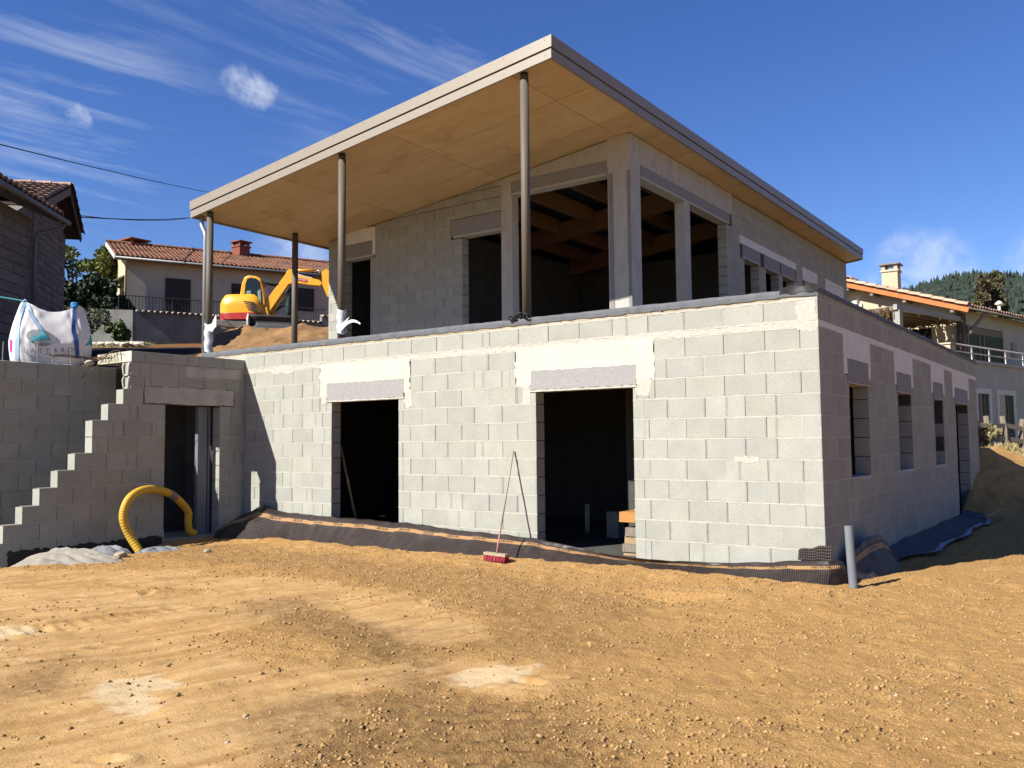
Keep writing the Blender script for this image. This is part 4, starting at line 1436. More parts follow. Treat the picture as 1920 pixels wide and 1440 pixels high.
def membrane(name, label, pts, H, group=None, wob=0.05, seed=0, texts=True, band=True):
    tb = stations(pts)
    L = tb[-1][0]
    nu, nv = int(L / 0.03), 22

    def surf(u, v):
        p = ribbon_point(tb, u, v)
        q = (fbm(np.array(u * 1.7 + seed * 7.0), np.array(v * 0.8 + seed), 3) - 0.5) * 2.6 * wob * (0.35 + 1.2 * v * (1.3 - v))
        q2 = (fbm(np.array(u * 5.0 + 40), np.array(v * 2.0 + u * 1.5), 2) - 0.5) * 1.1 * wob
        a = ribbon_point(tb, max(u - 0.05, 0), v)
        c = ribbon_point(tb, min(u + 0.05, L), v)
        d = c - a
        up = ribbon_point(tb, u, 0) - ribbon_point(tb, u, 1)
        n = d.cross(up)
        if n.length > 1e-6:
            n.normalize()
        dz = 0.010 * math.sin(u * 3.1 + seed) * (1 - v)
        return p + n * float(q + q2) + Vector((0, 0, dz)), n

    mb = MB()
    uv = []
    for i in range(nu + 1):
        for j in range(nv + 1):
            p, n = surf(L * i / nu, j / nv)
            mb.v.append(tuple(p))
    for i in range(nu):
        for j in range(nv):
            a = i * (nv + 1) + j
            mb.f.append((a, a + 1, a + nv + 2, a + nv + 1))
    me = mb.mesh('studded_membrane', False)
    ul = me.uv_layers.new(name='UVMap')
    for lp in me.loops:
        i, j = divmod(lp.vertex_index, nv + 1)
        ul.data[lp.index].uv = (L * i / nu, H * j / nv)
    o = link(name, me, 'membrane', None, True)
    md = o.modifiers.new('thickness', 'SOLIDIFY')
    md.thickness = 0.004
    md.offset = -1
    tag(o, label, 'membrane', group)
    if texts:
        tm = text_mesh('DELTA-MS', 0.046, 0, 1.0)
        u = 0.55 + 0.2
        while u < L - 0.3:
            me2 = tm.copy()
            for v in me2.vertices:
                uu, hh = u + v.co.x, 0.118 - v.co.y
                p, n = surf(min(max(uu, 0), L), min(max(hh / H, 0), 1))
                v.co = p + n * 0.006
            link('lettering', me2, 'membrane_ink', o)
            u += 0.47
    return o


def membrane_material():
    m, t, b, g = new_mat('membrane')
    uv = t.nodes.new('ShaderNodeUVMap')
    s = t.nodes.new('ShaderNodeSeparateXYZ')
    t.links.new(uv.outputs[0], s.inputs[0])
    K = 2 * math.pi / 0.034
    su = math_n(t, 'SINE', math_n(t, 'MULTIPLY', math_n(t, 'ADD', s.outputs[0], s.outputs[1]), K * 0.72))
    sv = math_n(t, 'SINE', math_n(t, 'MULTIPLY', math_n(t, 'SUBTRACT', s.outputs[0], s.outputs[1]), K * 0.72))
    st = math_n(t, 'MULTIPLY', su, sv)
    body = ramp(t, s.outputs[1], [(0.066, 0.0), (0.072, 1.0)])
    h = math_n(t, 'MULTIPLY', st, body)
    band = math_n(t, 'MULTIPLY', ramp(t, s.outputs[1], [(0.088, 0), (0.092, 1)]), ramp(t, s.outputs[1], [(0.146, 1), (0.150, 0)]))
    pos = g.outputs['Position']
    brown = mixc(t, ramp(t, noise(t, pos, 6, 4), [(0.3, 0), (0.7, 1)]), (0.015, 0.010, 0.009), (0.024, 0.016, 0.0145))
    dust = ramp(t, noise(t, pos, 3.3, 5, 0.65), [(0.55, 0.0), (0.80, 0.25)])
    brown = mixc(t, dust, brown, (0.13, 0.10, 0.078))
    dots = ramp(t, st, [(0.30, 0.0), (0.62, 1.0)])
    brown = mixc(t, math_n(t, 'MULTIPLY', math_n(t, 'MULTIPLY', dots, body), 0.85), brown, (0.090, 0.070, 0.064))
    tape = mixc(t, ramp(t, st, [(0.35, 0.0), (0.7, 0.5)]), (0.36, 0.205, 0.09), (0.13, 0.07, 0.036))
    c = mixc(t, band, brown, tape)
    t.links.new(c, b.inputs['Base Color'])
    setin(b, Roughness=0.42)
    b.inputs['Specular IOR Level'].default_value = 0.42
    bump(t, b, h, 1.0, 0.0075)
    return m


MT['membrane'] = membrane_material()
MT['membrane_ink'] = simple('membrane_ink', (0.035, 0.022, 0.016))

front_pts = [
    ((-10.06, -0.62, -0.02), (-9.95, -0.78, -0.16), (0.02, -0.03, 0)),
    ((-9.95, -0.42, 0.16), (-9.55, -0.92, -0.14), (0.0, -0.05, 0)),
    ((-9.47, -0.12, 0.44), (-9.0, -0.72, -0.13), (0.05, -0.10, 0)),
    ((-9.05, -0.09, 0.36), (-8.75, -0.46, -0.13), (0.0, -0.08, 0)),
    ((-8.56, -0.07, 0.315), (-8.45, -0.42, -0.13), (0, -0.05, 0)),
    ((-7.6, -0.08, 0.285), (-7.55, -0.42, -0.13), (0, -0.04, 0)),
    ((-6.9, -0.07, 0.300), (-6.9, -0.46, -0.13), (0, -0.05, 0)),
    ((-6.3, -0.08, 0.285), (-6.3, -0.45, -0.13), (0, -0.03, 0)),
    ((-5.43, -0.08, 0.235), (-5.43, -0.45, -0.13), (0, -0.04, 0)),
    ((-4.28, -0.10, 0.205), (-4.28, -0.38, -0.12), (0, -0.03, 0)),
    ((-3.64, -0.13, 0.165), (-3.6, -0.38, -0.12), (0, -0.02, 0)),
    ((-3.0, -0.22, 0.115), (-2.95, -0.36, -0.12), (0, 0.02, 0)),
    ((-2.50, -0.30, 0.065), (-2.45, -0.36, -0.12), (0, 0.06, 0)),
    ((-2.0, -0.34, 0.040), (-1.95, -0.40, -0.13), (0, 0.10, 0)),
    ((-1.55, -0.28, 0.040), (-1.5, -0.38, -0.13), (0, 0.07, 0)),
    ((-1.0, -0.14, 0.080), (-0.95, -0.36, -0.13), (0, 0.0, 0)),
    ((-0.5, -0.08, 0.115), (-0.45, -0.33, -0.13), (0, -0.02, 0)),
    ((-0.05, -0.10, 0.140), (-0.03, -0.33, -0.13), (0, -0.02, 0)),
    ((0.07, -0.13, 0.150), (0.09, -0.30, -0.13), (0.01, -0.02, 0)),
    ((0.135, -0.04, 0.145), (0.17, -0.10, -0.12), (0.02, 0, 0)),
    ((0.16, 0.10, 0.125), (0.20, 0.10, -0.12), (0.02, 0, 0)),
    ((0.12, 0.19, 0.105), (0.14, 0.22, -0.12), (0.0, 0.02, 0)),
]
membrane('studded_membrane', 'long dark studded membrane strip with yellow printed band along foot of sunny wall', front_pts, 0.50, seed=1)
# torn corner of the membrane standing up at the house corner
mb = MB()
mb.grid(lambda u, v: (-0.29 + 0.36 * u, -0.022 - 0.03 * v, 0.13 + (0.245 + 0.075 * u - 0.13) * (1 - v) + 0.008 * math.sin(u * 12)), 14, 8)
me = mb.mesh('membrane_flap', False)
ul = me.uv_layers.new(name='UVMap')
for lp in me.loops:
    i, j = divmod(lp.vertex_index, 8)
    ul.data[lp.index].uv = (i * 0.027, 0.16 + j * 0.018)
tag(link('membrane_flap', me, 'membrane', None, True), 'small torn flap of dark membrane stuck up against the sunny house corner', 'membrane')
arch_pts = []
for k in range(13):
    t = k / 12
    y = 0.42 + 1.95 * t
    top = -0.06 + 0.38 * math.sin(math.pi * min(1, t * 0.93 + 0.10)) ** 0.75
    x = 0.10 + 0.10 * math.sin(t * 3) + 0.06 * t
    arch_pts.append(((x, y, top), (x + 0.20, y - 0.02, -0.14), (-0.03, 0, 0)))
membrane('studded_membrane', 'arched loose piece of dark membrane in shade behind the grey pipe', arch_pts, 0.42, seed=3)

# grey pipe stub
mb = MB()
mb.tube([(0.325, -0.145, -0.2), (0.30, -0.13, 0.2), (0.285, -0.12, 0.545)], 0.046, 20, caps=False)
mb.tube([(0.285, -0.12, 0.545), (0.3, -0.13, 0.2)], 0.040, 20, caps=True)
o = part('pipe', mb, 'pvc', None, True)
tag(o, 'grey plastic pipe stub standing upright at the house corner', 'pipe')

# geotextile strip on the ground along the shaded wall
mb = MB()
def geo(u, v):
    y = 2.05 + 7.3 * u
    w = 0.50 * min(1, 0.35 + u * 4) * (1 - 0.25 * max(0, u - 0.8) * 4)
    x = 0.03 + (0.05 + w) * v + 0.05 * v * math.sin(u * 17)
    z = float(ground_z(x, y)) + 0.035 + 0.05 * (1 - v) ** 2 + 0.006 * math.sin(u * 31 + v * 5) + 0.018 * float(fbm(np.array(u * 30), np.array(v * 4), 2))
    return (x, y, z)
mb.grid(geo, 120, 12)
gt = part('geotextile', mb, 'geo', None, True, False)
tag(gt, 'dark flat geotextile strip lying on the ground along the shaded wall', 'fabric')
mb = MB()
def geoe(u, v):
    y = 2.9 + 5.9 * u
    uu = (y - 2.05) / 7.3
    p = Vector(geo(uu, 0.90 + 0.10 * v))
    return p + Vector((0.02 * v, 0, 0.012 + 0.012 * math.sin(u * 23) * v + 0.02 * (1 - v) * v))
mb.grid(geoe, 90, 5)
ge = part('turned_edge', mb, 'geo_edge', gt, True, False)
mb = MB(); mb.beam((0.52, 8.3, 0.03), (0.66, 9.1, 0.10), 0.06, 0.03)
o = part('wood_offcut', mb, 'timber', None)
tag(o, 'small pale wooden offcut at the far end of the dark fabric strip', 'wood')

# broom
br = thing('broom', 'long-handled broom with red bristles leaning against the sunny block wall', 'broom', (-4.05, -0.62, -0.08))
head_c = Vector((-4.06, -0.64, -0.01))
hv = Vector((0.985, -0.16, 0)).normalized()
hn = Vector((0.16, 0.985, 0)).normalized()
mb = MB()
q = []
for (s, w, z) in ((-1, -1, 0), (1, -1, 0), (1, 1, 0), (-1, 1, 0)):
    q.append(head_c + hv * 0.205 * s + hn * 0.034 * w)
mb.hexa(q + [p + Vector((0, 0, 0.035)) for p in q])
part('broom_head', mb, 'broom_wood', br)
mb = MB()
rs = random.Random(2)
for i in range(26):
    for j in range(5):
        p = head_c + hv * (-0.195 + 0.39 * i / 25) + hn * (-0.028 + 0.056 * j / 4)
        e = p + hv * rs.uniform(-0.012, 0.012) + hn * ((j - 2) * 0.010 + rs.uniform(-0.008, 0.008)) + Vector((0, 0, -0.068 + rs.uniform(-0.008, 0.004)))
        mb.tube([p, e], [0.0075, 0.010], 4)
part('bristle', mb, 'bristle', br)
top = Vector((-4.203, -0.022, 1.356))
bot = head_c + hv * 0.015 + Vector((0, 0, 0.03))
mid = bot.lerp(top, 0.26)
mb = MB(); mb.tube([mid, top], 0.0125, 10)
part('handle', mb, 'broom_wood', br, True)
mb = MB(); mb.tube([bot, mid], 0.0130, 10)
part('handle_sleeve', mb, 'broom_pink', br, True)
rebase(br)

# pole and the things seen in the doorways
mb = MB(); mb.tube([(-8.06, 0.36, 1.44), (-7.90, 0.62, 0.02)], 0.022, 8)
tag(part('wooden_pole', mb, 'timber', None, True), 'thin wooden pole leaning inside the doorway on the left of the sunny wall', 'pole')
for k, (x0, x1, z0, z1, m, lab) in enumerate((
        (-2.66, -2.15, -0.012, 0.035, 'timber', 'flat pale board at the bottom of the timber stack in the doorway'),
        (-2.655, -2.15, 0.038, 0.140, 'timber_g', 'lowest thick grey timber of the stack in the doorway'),
        (-2.635, -2.15, 0.143, 0.238, 'timber', 'middle pale timber of the stack in the doorway'),
        (-2.63, -2.15, 0.241, 0.352, 'timber_g', 'weathered grey timber below the orange one in the doorway'),
        (-2.48, -2.25, 0.355, 0.418, 'timber_o', 'short orange spacer block under the top timber in the doorway'),
        (-2.705, -2.12, 0.421, 0.552, 'timber_o', 'thick orange timber on top of the stack in the doorway'))):
    mb = MB()
    e = 0.006
    dx = 0.012 * math.sin(k * 5)
    y0, y1 = 0.235 + 0.01 * math.cos(k * 3), 0.85 + 0.05 * math.sin(k)
    mb.hexa([(x0 + dx, y0 + 0.02, z0), (x1, y0, z0), (x1, y1, z0), (x0 + dx, y1, z0), (x0 + dx + e, y0 + 0.02, z1), (x1, y0, z1), (x1, y1, z1), (x0 + dx + e, y1, z1)])
    tag(part('timber', mb, m, None), lab, 'timber')
mb = MB()
mb.grid(lambda u, v: (-2.48 + 0.2 * u, 0.24 + 0.12 * v, 0.557 + 0.04 * abs(math.sin(u * 7 + v * 4)) + 0.01), 14, 8)
tag(part('plastic_scrap', mb, 'wrap', None, True), 'scrap of pale plastic on the top orange timber in the doorway', 'plastic')
mb = MB()
for (x, w) in ((-3.885, 0.2),):
    mb.box(x, x + 0.20, 2.0, 2.2, -0.012, 0.385)
tag(part('loose_block', mb, 'block', None), 'grey block standing on end in the dark doorway behind the timber stack', 'block').data.uv_layers.new(name='UVMap')
mb = MB(); mb.tube([(-4.53, 2.5, -0.02), (-4.526, 2.5, 0.45)], 0.04, 12)
tag(part('conduit_pipe', mb, 'cast', None, True), 'pale pipe end rising from the floor in the dark doorway by the broom', 'pipe')

# yellow corrugated hose
def catmull(P, n):
    P = [Vector(p) for p in P]
    P = [P[0] * 2 - P[1]] + P + [P[-1] * 2 - P[-2]]
    out = []
    for i in range(1, len(P) - 2):
        for k in range(n):
            t = k / n
            a, b, c, d = P[i - 1], P[i], P[i + 1], P[i + 2]
            out.append(0.5 * ((2 * b) + (c - a) * t + (2 * a - 5 * b + 4 * c - d) * t * t + (3 * b - a - 3 * c + d) * t ** 3))
    out.append(P[-2])
    return out


hp = [(-9.42, -2.33, -0.30), (-9.52, -2.36, -0.13), (-9.65, -2.45, 0.11), (-9.70, -2.53, 0.38), (-9.72, -2.46, 0.62), (-9.76, -2.27, 0.755), (-9.82, -2.01, 0.79), (-9.92, -1.74, 0.745), (-10.03, -1.47, 0.645), (-10.12, -1.24, 0.49), (-10.17, -1.10, 0.345), (-10.17, -1.10, 0.20), (-10.17, -1.08, 0.05), (-10.19, -1.0, -0.015), (-10.30, -0.90, -0.02)]
cp = catmull(hp, 26)
rad_ = [0.062 + 0.0018 * (1 if (k % 4) < 2 else -1) for k in range(len(cp))]
mb = MB(); mb.tube(cp, rad_, 18)
hose = part('drain_hose', mb, 'hose', None, True)
tag(hose, 'thick yellow corrugated hose looping up from the ground into the side doorway', 'hose')
mb = MB()
i0 = int(26 * 7.55)
mb.tube(cp[i0:i0 + 17], 0.0685, 18, caps=False)
part('printed_tape', mb, 'hose_tag', hose, True)

# crumpled sheets at the foot of the stepped wall
def cloth(name, m, c, ax, L, Wd, H, seed, label, folds=7.0, parent=None):
    ax = Vector(ax).normalized()
    sx = Vector((-ax.y, ax.x, 0))
    def P(u, v):
        a = 2 * math.pi * u
        wob = 1 + 0.30 * (float(fbm(np.array(math.cos(a) * 1.6 + seed), np.array(math.sin(a) * 1.6), 3)) - 0.5)
        r = v ** 0.8
        p = Vector(c) + ax * (math.cos(a) * r * L * wob) + sx * (math.sin(a) * r * Wd * wob)
        xx, yy = math.cos(a) * r, math.sin(a) * r
        f1 = abs(math.sin(folds * (yy * 1.1 + 0.35 * xx) + 2.6 * float(fbm(np.array(xx * 1.4 + seed), np.array(yy * 1.4), 2)) * 3)) 
        f2 = float(fbm(np.array(xx * 2.6 + seed), np.array(yy * 5 + 3.0), 4))
        env = max(0.0, 1 - r ** 2.2)
        base = float(ground_z(p.x, p.y))
        return Vector((p.x, p.y, base - 0.02 * r + env * H * (0.42 + 0.30 * f1 + 0.62 * f2) + 0.035 * f1 * (1 - r * 0.6)))
    mb = MB()
    mb.grid(P, 150, 46)
    o = part(name, mb, m, parent, True, True)
    if label:
        tag(o, label, 'sheet')
    return o
cloth('crumpled_sheet', 'fabric', (-9.32, -3.72, -0.1), (0.80, 0.42, 0), 0.98, 0.46, 0.15, 3.0, 'dirty white crumpled sheet heaped on the soil below the stepped wall')
cloth('crumpled_sheet', 'fabric_grey', (-9.62, -2.93, -0.1), (0.75, 0.6, 0), 0.46, 0.30, 0.20, 9.0, 'small grey shiny crumpled sheet beside the heaped white one', 9)
cloth('crumpled_sheet', 'fabric_grey', (-9.36, -2.25, -0.1), (0.80, 0.58, 0), 0.42, 0.24, 0.06, 14.0, 'flat grey sheet on the soil at the foot of the yellow hose', 4)

# stones: three larger ones, then grit and clods as loose material
def rock_verts(r, rs, flat=0.7):
    phi = (1 + 5 ** 0.5) / 2
    V = [(-1, phi, 0), (1, phi, 0), (-1, -phi, 0), (1, -phi, 0), (0, -1, phi), (0, 1, phi), (0, -1, -phi), (0, 1, -phi), (phi, 0, -1), (phi, 0, 1), (-phi, 0, -1), (-phi, 0, 1)]
    F = [(0, 11, 5), (0, 5, 1), (0, 1, 7), (0, 7, 10), (0, 10, 11), (1, 5, 9), (5, 11, 4), (11, 10, 2), (10, 7, 6), (7, 1, 8), (3, 9, 4), (3, 4, 2), (3, 2, 6), (3, 6, 8), (3, 8, 9), (4, 9, 5), (2, 4, 11), (6, 2, 10), (8, 6, 7), (9, 8, 1)]
    return [(x * r * rs.uniform(.4, .62), y * r * rs.uniform(.4, .62), z * r * flat * rs.uniform(.4, .62)) for x, y, z in V], F
rs = random.Random(8)
for (x, y, r, lab) in ((-9.02, -2.95, 0.105, 'largest angular pale stone lying between white sheet and yellow hose'), (-8.62, -3.25, 0.085, 'flat pale stone beside the tip of the white sheet'), (-8.35, -2.0, 0.07, 'pale stone on the soil before the side doorway')):
    V, F = rock_verts(r, rs)
    z = float(ground_z(x, y))
    mb = MB(); mb.add([(a + x, b_ + y, c_ + z + r * 0.25) for a, b_, c_ in V], F)
    tag(part('stone', mb, 'stone', None), lab, 'stone')


def scatter(name, m, n, rmin, rmax, seed, dens, label):
    """joined little stones with a steep size distribution, thinning out where dens is low"""
    q = np.random.RandomState(seed)
    xs_, ys_ = [], []
    while sum(len(k) for k in xs_) < n:
        dist = 1.9 + 11.5 * q.rand(n) ** 0.8
        ang = (q.rand(n) - 0.5) * 1.12
        a = dist * np.tan(ang)
        x = C0.x + RV.x * a + FV.x * dist
        y = C0.y + RV.y * a + FV.y * dist
        ok = (y < -0.42 + 0.9 * (x > 0.35) * 12) & (x > -10.0) & (q.rand(n) < dens(x, y)) & ~((x > -11) & (x < 0.15) & (y > -0.42))
        xs_.append(x[ok]); ys_.append(y[ok])
    x = np.concatenate(xs_)[:n]; y = np.concatenate(ys_)[:n]
    r = rmin * (rmax / rmin) ** (q.rand(n) ** 2.6)
    B = np.array([(1, 0, 0), (-1, 0, 0), (0, 1, 0), (0, -1, 0), (0, 0, 1), (0, 0, -1), (.6, .6, .5), (-.6, .6, .4), (.6, -.6, .45), (-.6, -.6, .5)], dtype=np.float64)[:6]
    F0 = np.array([(0, 2, 4), (2, 1, 4), (1, 3, 4), (3, 0, 4), (2, 0, 5), (1, 2, 5), (3, 1, 5), (0, 3, 5)])
    V = B[None] * r[:, None, None] * (0.45 + 1.0 * q.rand(n, 6, 1)) + q.normal(size=(n, 6, 3)) * r[:, None, None] * 0.22
    th = q.rand(n) * 6.28
    c, s = np.cos(th)[:, None], np.sin(th)[:, None]
    X = V[..., 0] * c - V[..., 1] * s + x[:, None]
    Y = V[..., 0] * s + V[..., 1] * c + y[:, None]
    Z = V[..., 2] * 0.7 + (ground_z(x, y) + r * 0.08)[:, None]
    F = (F0[None] + (np.arange(n) * 6)[:, None, None]).reshape(-1, 3)
    me = np_mesh(name, np.stack([X, Y, Z], -1).reshape(-1, 3), F, 3)
    o = link(name, me, m)
    tag(o, label, kind='stuff')


MT['clod'] = simple('soil_clods', (0.50, 0.305, 0.125), (0.40, 0.235, 0.092), 9, 1.0, 0.5, 60, vary=0.28)
MT['pebble'] = simple('pebbles_pale', (0.62, 0.50, 0.34), (0.44, 0.33, 0.21), 30, 0.95, vary=0.25)
scatter('soil_clods', 'clod', 42000, 0.003, 0.021, 5, lambda x, y: (0.25 + 0.75 * (1 - tan_mask(x, y))) * (0.25 + 1.1 * sstep(0.42, 0.62, fbm(x * 1.3, y * 1.3, 3))) , 'brown soil clods scattered over the yard')
scatter('gravel', 'pebble', 4200, 0.003, 0.016, 6, lambda x, y: (0.18 + 0.9 * sstep(-3.2, -1.5, y) * sstep(0.8, -3, x)) * (1 - 0.7 * tan_mask(x, y)), 'pale grit and small pebbles scattered over the soil')

# steel bars on the retaining wall
cage = thing('rebar_cage', 'rusty bent reinforcement cage lying on the retaining wall top', 'rebar', (-11.3, -2.4, 2.85))
mb = MB()
for (dz, dy) in ((0.10, 0.0), (0.085, 0.05), (0.115, 0.10)):
    mb.tube(catmull([(-11.36, -2.98 + dy * 2, 2.86 + dz), (-11.3, -2.5, 2.85 + dz), (-11.15, -2.22, 2.83 + dz), (-10.72, -2.26 + dy, 2.87 + dz)], 6), 0.006, 5)
part('long_bar', mb, 'rebar', cage, True)
for k in range(7):
    x = -11.05 + k * 0.095
    mb = MB()
    mb.tube([(x, -2.24, 2.83), (x - 0.01, -2.25, 2.97), (x + 0.02, -2.19, 2.99), (x + 0.06, -2.19, 2.84)], 0.004, 5)
    part('stirrup', mb, 'rebar', cage, True)
rebase(cage)
mb = MB()
mb.tube(catmull([(-11.6, -2.55, 2.42), (-11.3, -2.42, 2.57), (-10.98, -2.28, 2.80), (-10.68, -2.25, 2.99), (-10.40, -2.24, 2.995), (-10.33, -2.24, 2.88)], 8), 0.006, 6)
# the rod hangs over the stair well
o = part('bent_rod', mb, 'rebar', None, True)
tag(o, 'long thin bent steel rod drooping from the pale slab edge', 'rod')

# plastic wrapping left on two posts and a knot of strap on a third
def wrap(x, y, z0, z1, label, wing):
    mb = MB()
    mb.grid(lambda u, v: (x + (0.078 + 0.012 * math.sin(v * 13 + u * 9)) * math.cos(u * 6.283), y + (0.078 + 0.012 * math.sin(v * 17 + u * 5)) * math.sin(u * 6.283), z0 + (z1 - z0) * v + 0.02 * math.sin(u * 12)), 25, 14)
    for w in wing:
        mb.grid(w, 14, 7)
    o = part('plastic_wrap', mb, 'wrap', None, True)
    tag(o, label, 'plastic')
wrap(-11.458, 0.15, 3.24, 3.78, 'pale plastic wrapping round the foot of the post beside the downpipe',
     [lambda u, v: (-11.40 + 0.34 * u, 0.08 - 0.05 * u, 3.66 + 0.10 * u * u + (0.16 * v - 0.06) * (0.5 + u) + 0.02 * math.sin(u * 9))])
wrap(-7.82, 0.15, 3.30, 3.70, 'torn white plastic wrapping flapping from the middle front post',
     [lambda u, v: (-7.78 + 0.50 * u, 0.07 - 0.02 * u, 3.345 + 0.13 * math.sin(u * 2.6) + 0.075 * (v - 0.5) * (1 - 0.6 * u)),
      lambda u, v: (-7.76 + 0.18 * u, 0.10, 3.36 + 0.20 * u + 0.10 * v * (1 - u))])
mb = MB()
rs = random.Random(4)
for k in range(4):
    c = Vector((-4.19 + 0.075 * k, 0.0, 3.215 + 0.02 * math.sin(k * 4)))
    mb.tube([c + Vector((0.055 * math.cos(t), -0.03 + 0.035 * math.sin(t * 1.3 + k), 0.035 * math.sin(t) + 0.01 * k % 0.02)) for t in np.linspace(0, 6.2, 12)], 0.013, 6)
tag(part('strap_knot', mb, 'bitumen', None, True), 'black knotted strap at the foot of the tallest front post', 'strap')

# ------------------------------------------------------------------ big bag behind the retaining wall
BC = Vector((-11.98, -2.55, 2.80))
bn_ = Vector((0.915, -0.404, 0)).normalized()      # side with the print
bs_ = Vector((0.404, 0.915, 0)).normalized()       # to the right along it


def bag(u, v):
    """u: angle 0..1 (0.25 = printed side), v: 0 bottom .. 1 rim"""
    a = 2 * math.pi * u
    ca, sa = math.cos(a), math.sin(a)
    e = 0.62
    x = math.copysign(abs(ca) ** e, ca)
    y = math.copysign(abs(sa) ** e, sa)
    w = 0.575 + 0.05 * math.sin(v * 3.0) - 0.115 * max(0, v - 0.45) ** 1.0 * 1.2
    dp = 0.47 + 0.06 * math.sin(v * 2.8) - 0.30 * max(0, v - 0.40)
    if v < 0.10:
        w *= 0.93 + 0.7 * v
    corner = (abs(ca * sa) * 2) ** 1.3
    h = 0.905 + 0.15 * corner
    z = h * v
    wr = 0.048 * (float(fbm(np.array(u * 22.0), np.array(v * 2.2), 3)) - 0.5) * (0.4 + v * 1.6)
    return BC + bs_ * (x * w) + bn_ * ((y * dp) * (1 + 0 * v) + wr * 1.3) + Vector((0, 0, z + 0.4 * wr * v))


bagt = thing('big_bag', 'bulging white builder\'s bag with blue straps and printed lettering behind the low wall', 'bag', tuple(BC))
mb = MB(); mb.grid(bag, 121, 40)
mb.grid(lambda u, v: bag(u, 1.0).lerp(BC + Vector((0, 0, 0.62)), v * 0.85), 61, 4)
part('bag_body', mb, 'bag', bagt, True)


def ux(x):
    """angle of the bag's side that lies x metres right of the middle of the printed face"""
    k = min(abs(x) / 0.585, 0.999) ** (1 / 0.62)
    return math.acos(math.copysign(k, x)) / (2 * math.pi)


def strip(name, pts, w, m, off=0.008):
    """webbing w wide along (x, v) points"""
    P = catmull([(x, v, 0) for x, v in pts], 10)
    mb = MB()
    n = len(P)
    for p in P:
        for s_ in (-w / 2, w / 2):
            mb.v.append(tuple(bag(ux(p.x + s_), min(max(p.y, 0), 1)) + bn_ * off))
    for i in range(n - 1):
        mb.f.append((2 * i, 2 * i + 1, 2 * i + 3, 2 * i + 2))
    return part(name, mb, m, bagt, True, False)


strip('strap', [(0.37, 1.0), (0.33, 0.8), (0.30, 0.62), (0.33, 0.4), (0.365, 0.13)], 0.062, 'strap_blue', 0.010)
strip('strap', [(-0.47, 1.0), (-0.49, 0.7), (-0.475, 0.4), (-0.50, 0.05)], 0.055, 'strap_pale', 0.010)
strip('strap', [(-0.43, 0.99), (-0.30, 0.80), (-0.15, 0.60)], 0.075, 'strap_pale', 0.010)


def print_shape(name, pts, m, off):
    mb = MB()
    n = len(pts)
    cx_, cv_ = sum(p[0] for p in pts) / n, sum(p[1] for p in pts) / n
    P = [bag(ux(cx_), cv_) + bn_ * off]
    for k in (0.35, 0.7, 1.0):
        P += [bag(ux(cx_ + (x - cx_) * k), cv_ + (v - cv_) * k) + bn_ * off for x, v in pts]
    F = [(0, i + 1, (i + 1) % n + 1) for i in range(n)]
    for r in (0, 1):
        F += [(1 + r * n + i, 1 + (r + 1) * n + i, 1 + (r + 1) * n + (i + 1) % n, 1 + r * n + (i + 1) % n) for i in range(n)]
    mb.add(P, F)
    return part(name, mb, m, bagt, True, False)


leaf = []
for k in range(28):
    t = k / 28 * 2 * math.pi
    leaf.append((-0.155 + 0.205 * math.copysign(abs(math.cos(t)) ** 1.35, math.cos(t)), 0.475 + 0.150 * math.sin(t)))
print_shape('printed_leaf', leaf, 'leafgrey', 0.012)
print_shape('printed_sail', [(-0.155, 0.64), (-0.06, 0.50), (-0.05, 0.475), (-0.17, 0.43), (-0.33, 0.35), (-0.25, 0.45), (-0.30, 0.485), (-0.19, 0.495)], 'ink_cyan', 0.017)
print_shape('printed_sail', [(0.545, 0.55), (0.570, 0.45), (0.574, 0.38), (0.53, 0.37), (0.46, 0.33), (0.52, 0.42)], 'ink_cyan', 0.014)
print_shape('printed_patch', [(-0.572, 0.50), (-0.540, 0.38), (-0.555, 0.20), (-0.578, 0.25)], 'ink_pink', 0.014)
tm = text_mesh('LATTARD', 0.115, 0, 1.55)
for v in tm.vertices:
    x = v.co.x
    v.co = bag(ux(x - 0.05), 0.245 + v.co.y / 0.95 + 0.10 * (x + 0.05) * 0.8) + bn_ * 0.014
link('lettering', tm, 'ink', bagt)
mb = MB()
mb.tube([bag(ux(-0.36 + 0.62 * t), 0.165 - 0.045 * math.sin(t * math.pi) + 0.05 * t) + bn_ * 0.010 for t in np.linspace(0, 1, 20)], 0.004, 5)
part('printed_line', mb, 'ink', bagt)
mb = MB()
rs = random.Random(6)
c = bag(ux(0.37), 1.0)
for k in range(7):
    mb.tube([c + Vector((0.036 * math.cos(t + k), 0.036 * math.sin(t * 1.4 + k), 0.03 + 0.035 * math.sin(t + 2 * k))) for t in np.linspace(0, 6.2, 10)], 0.016, 5)
part('lifting_loop', mb, 'loop_blue', bagt, True)
mb = MB()
c = bag(ux(-0.47), 1.0)
mb.tube([c + Vector((-0.05, -0.03, -0.02)), c + Vector((0, 0, 0.04)), c + Vector((0.02, 0.05, -0.02))], 0.018, 6)
part('lifting_loop', mb, 'strap_pale', bagt, True)
mb = MB()
mb.tube(catmull([c + Vector((-0.9, -0.55, 0.16)), c + Vector((-0.5, -0.3, 0.12)), c + Vector((0, 0, 0.02))], 8), 0.010, 5)
part('lifting_loop', mb, 'ink_cyan', bagt, True)
rebase(bagt)
mb = MB()
V, F = rock_verts(0.09, random.Random(3))
mb.add([(a - 11.32, b_ - 2.24, c_ + 2.86) for a, b_, c_ in V], F)
tag(part('stone', mb, 'stone_white', None), 'white lump on the retaining wall top near the rusty cage', 'stone')

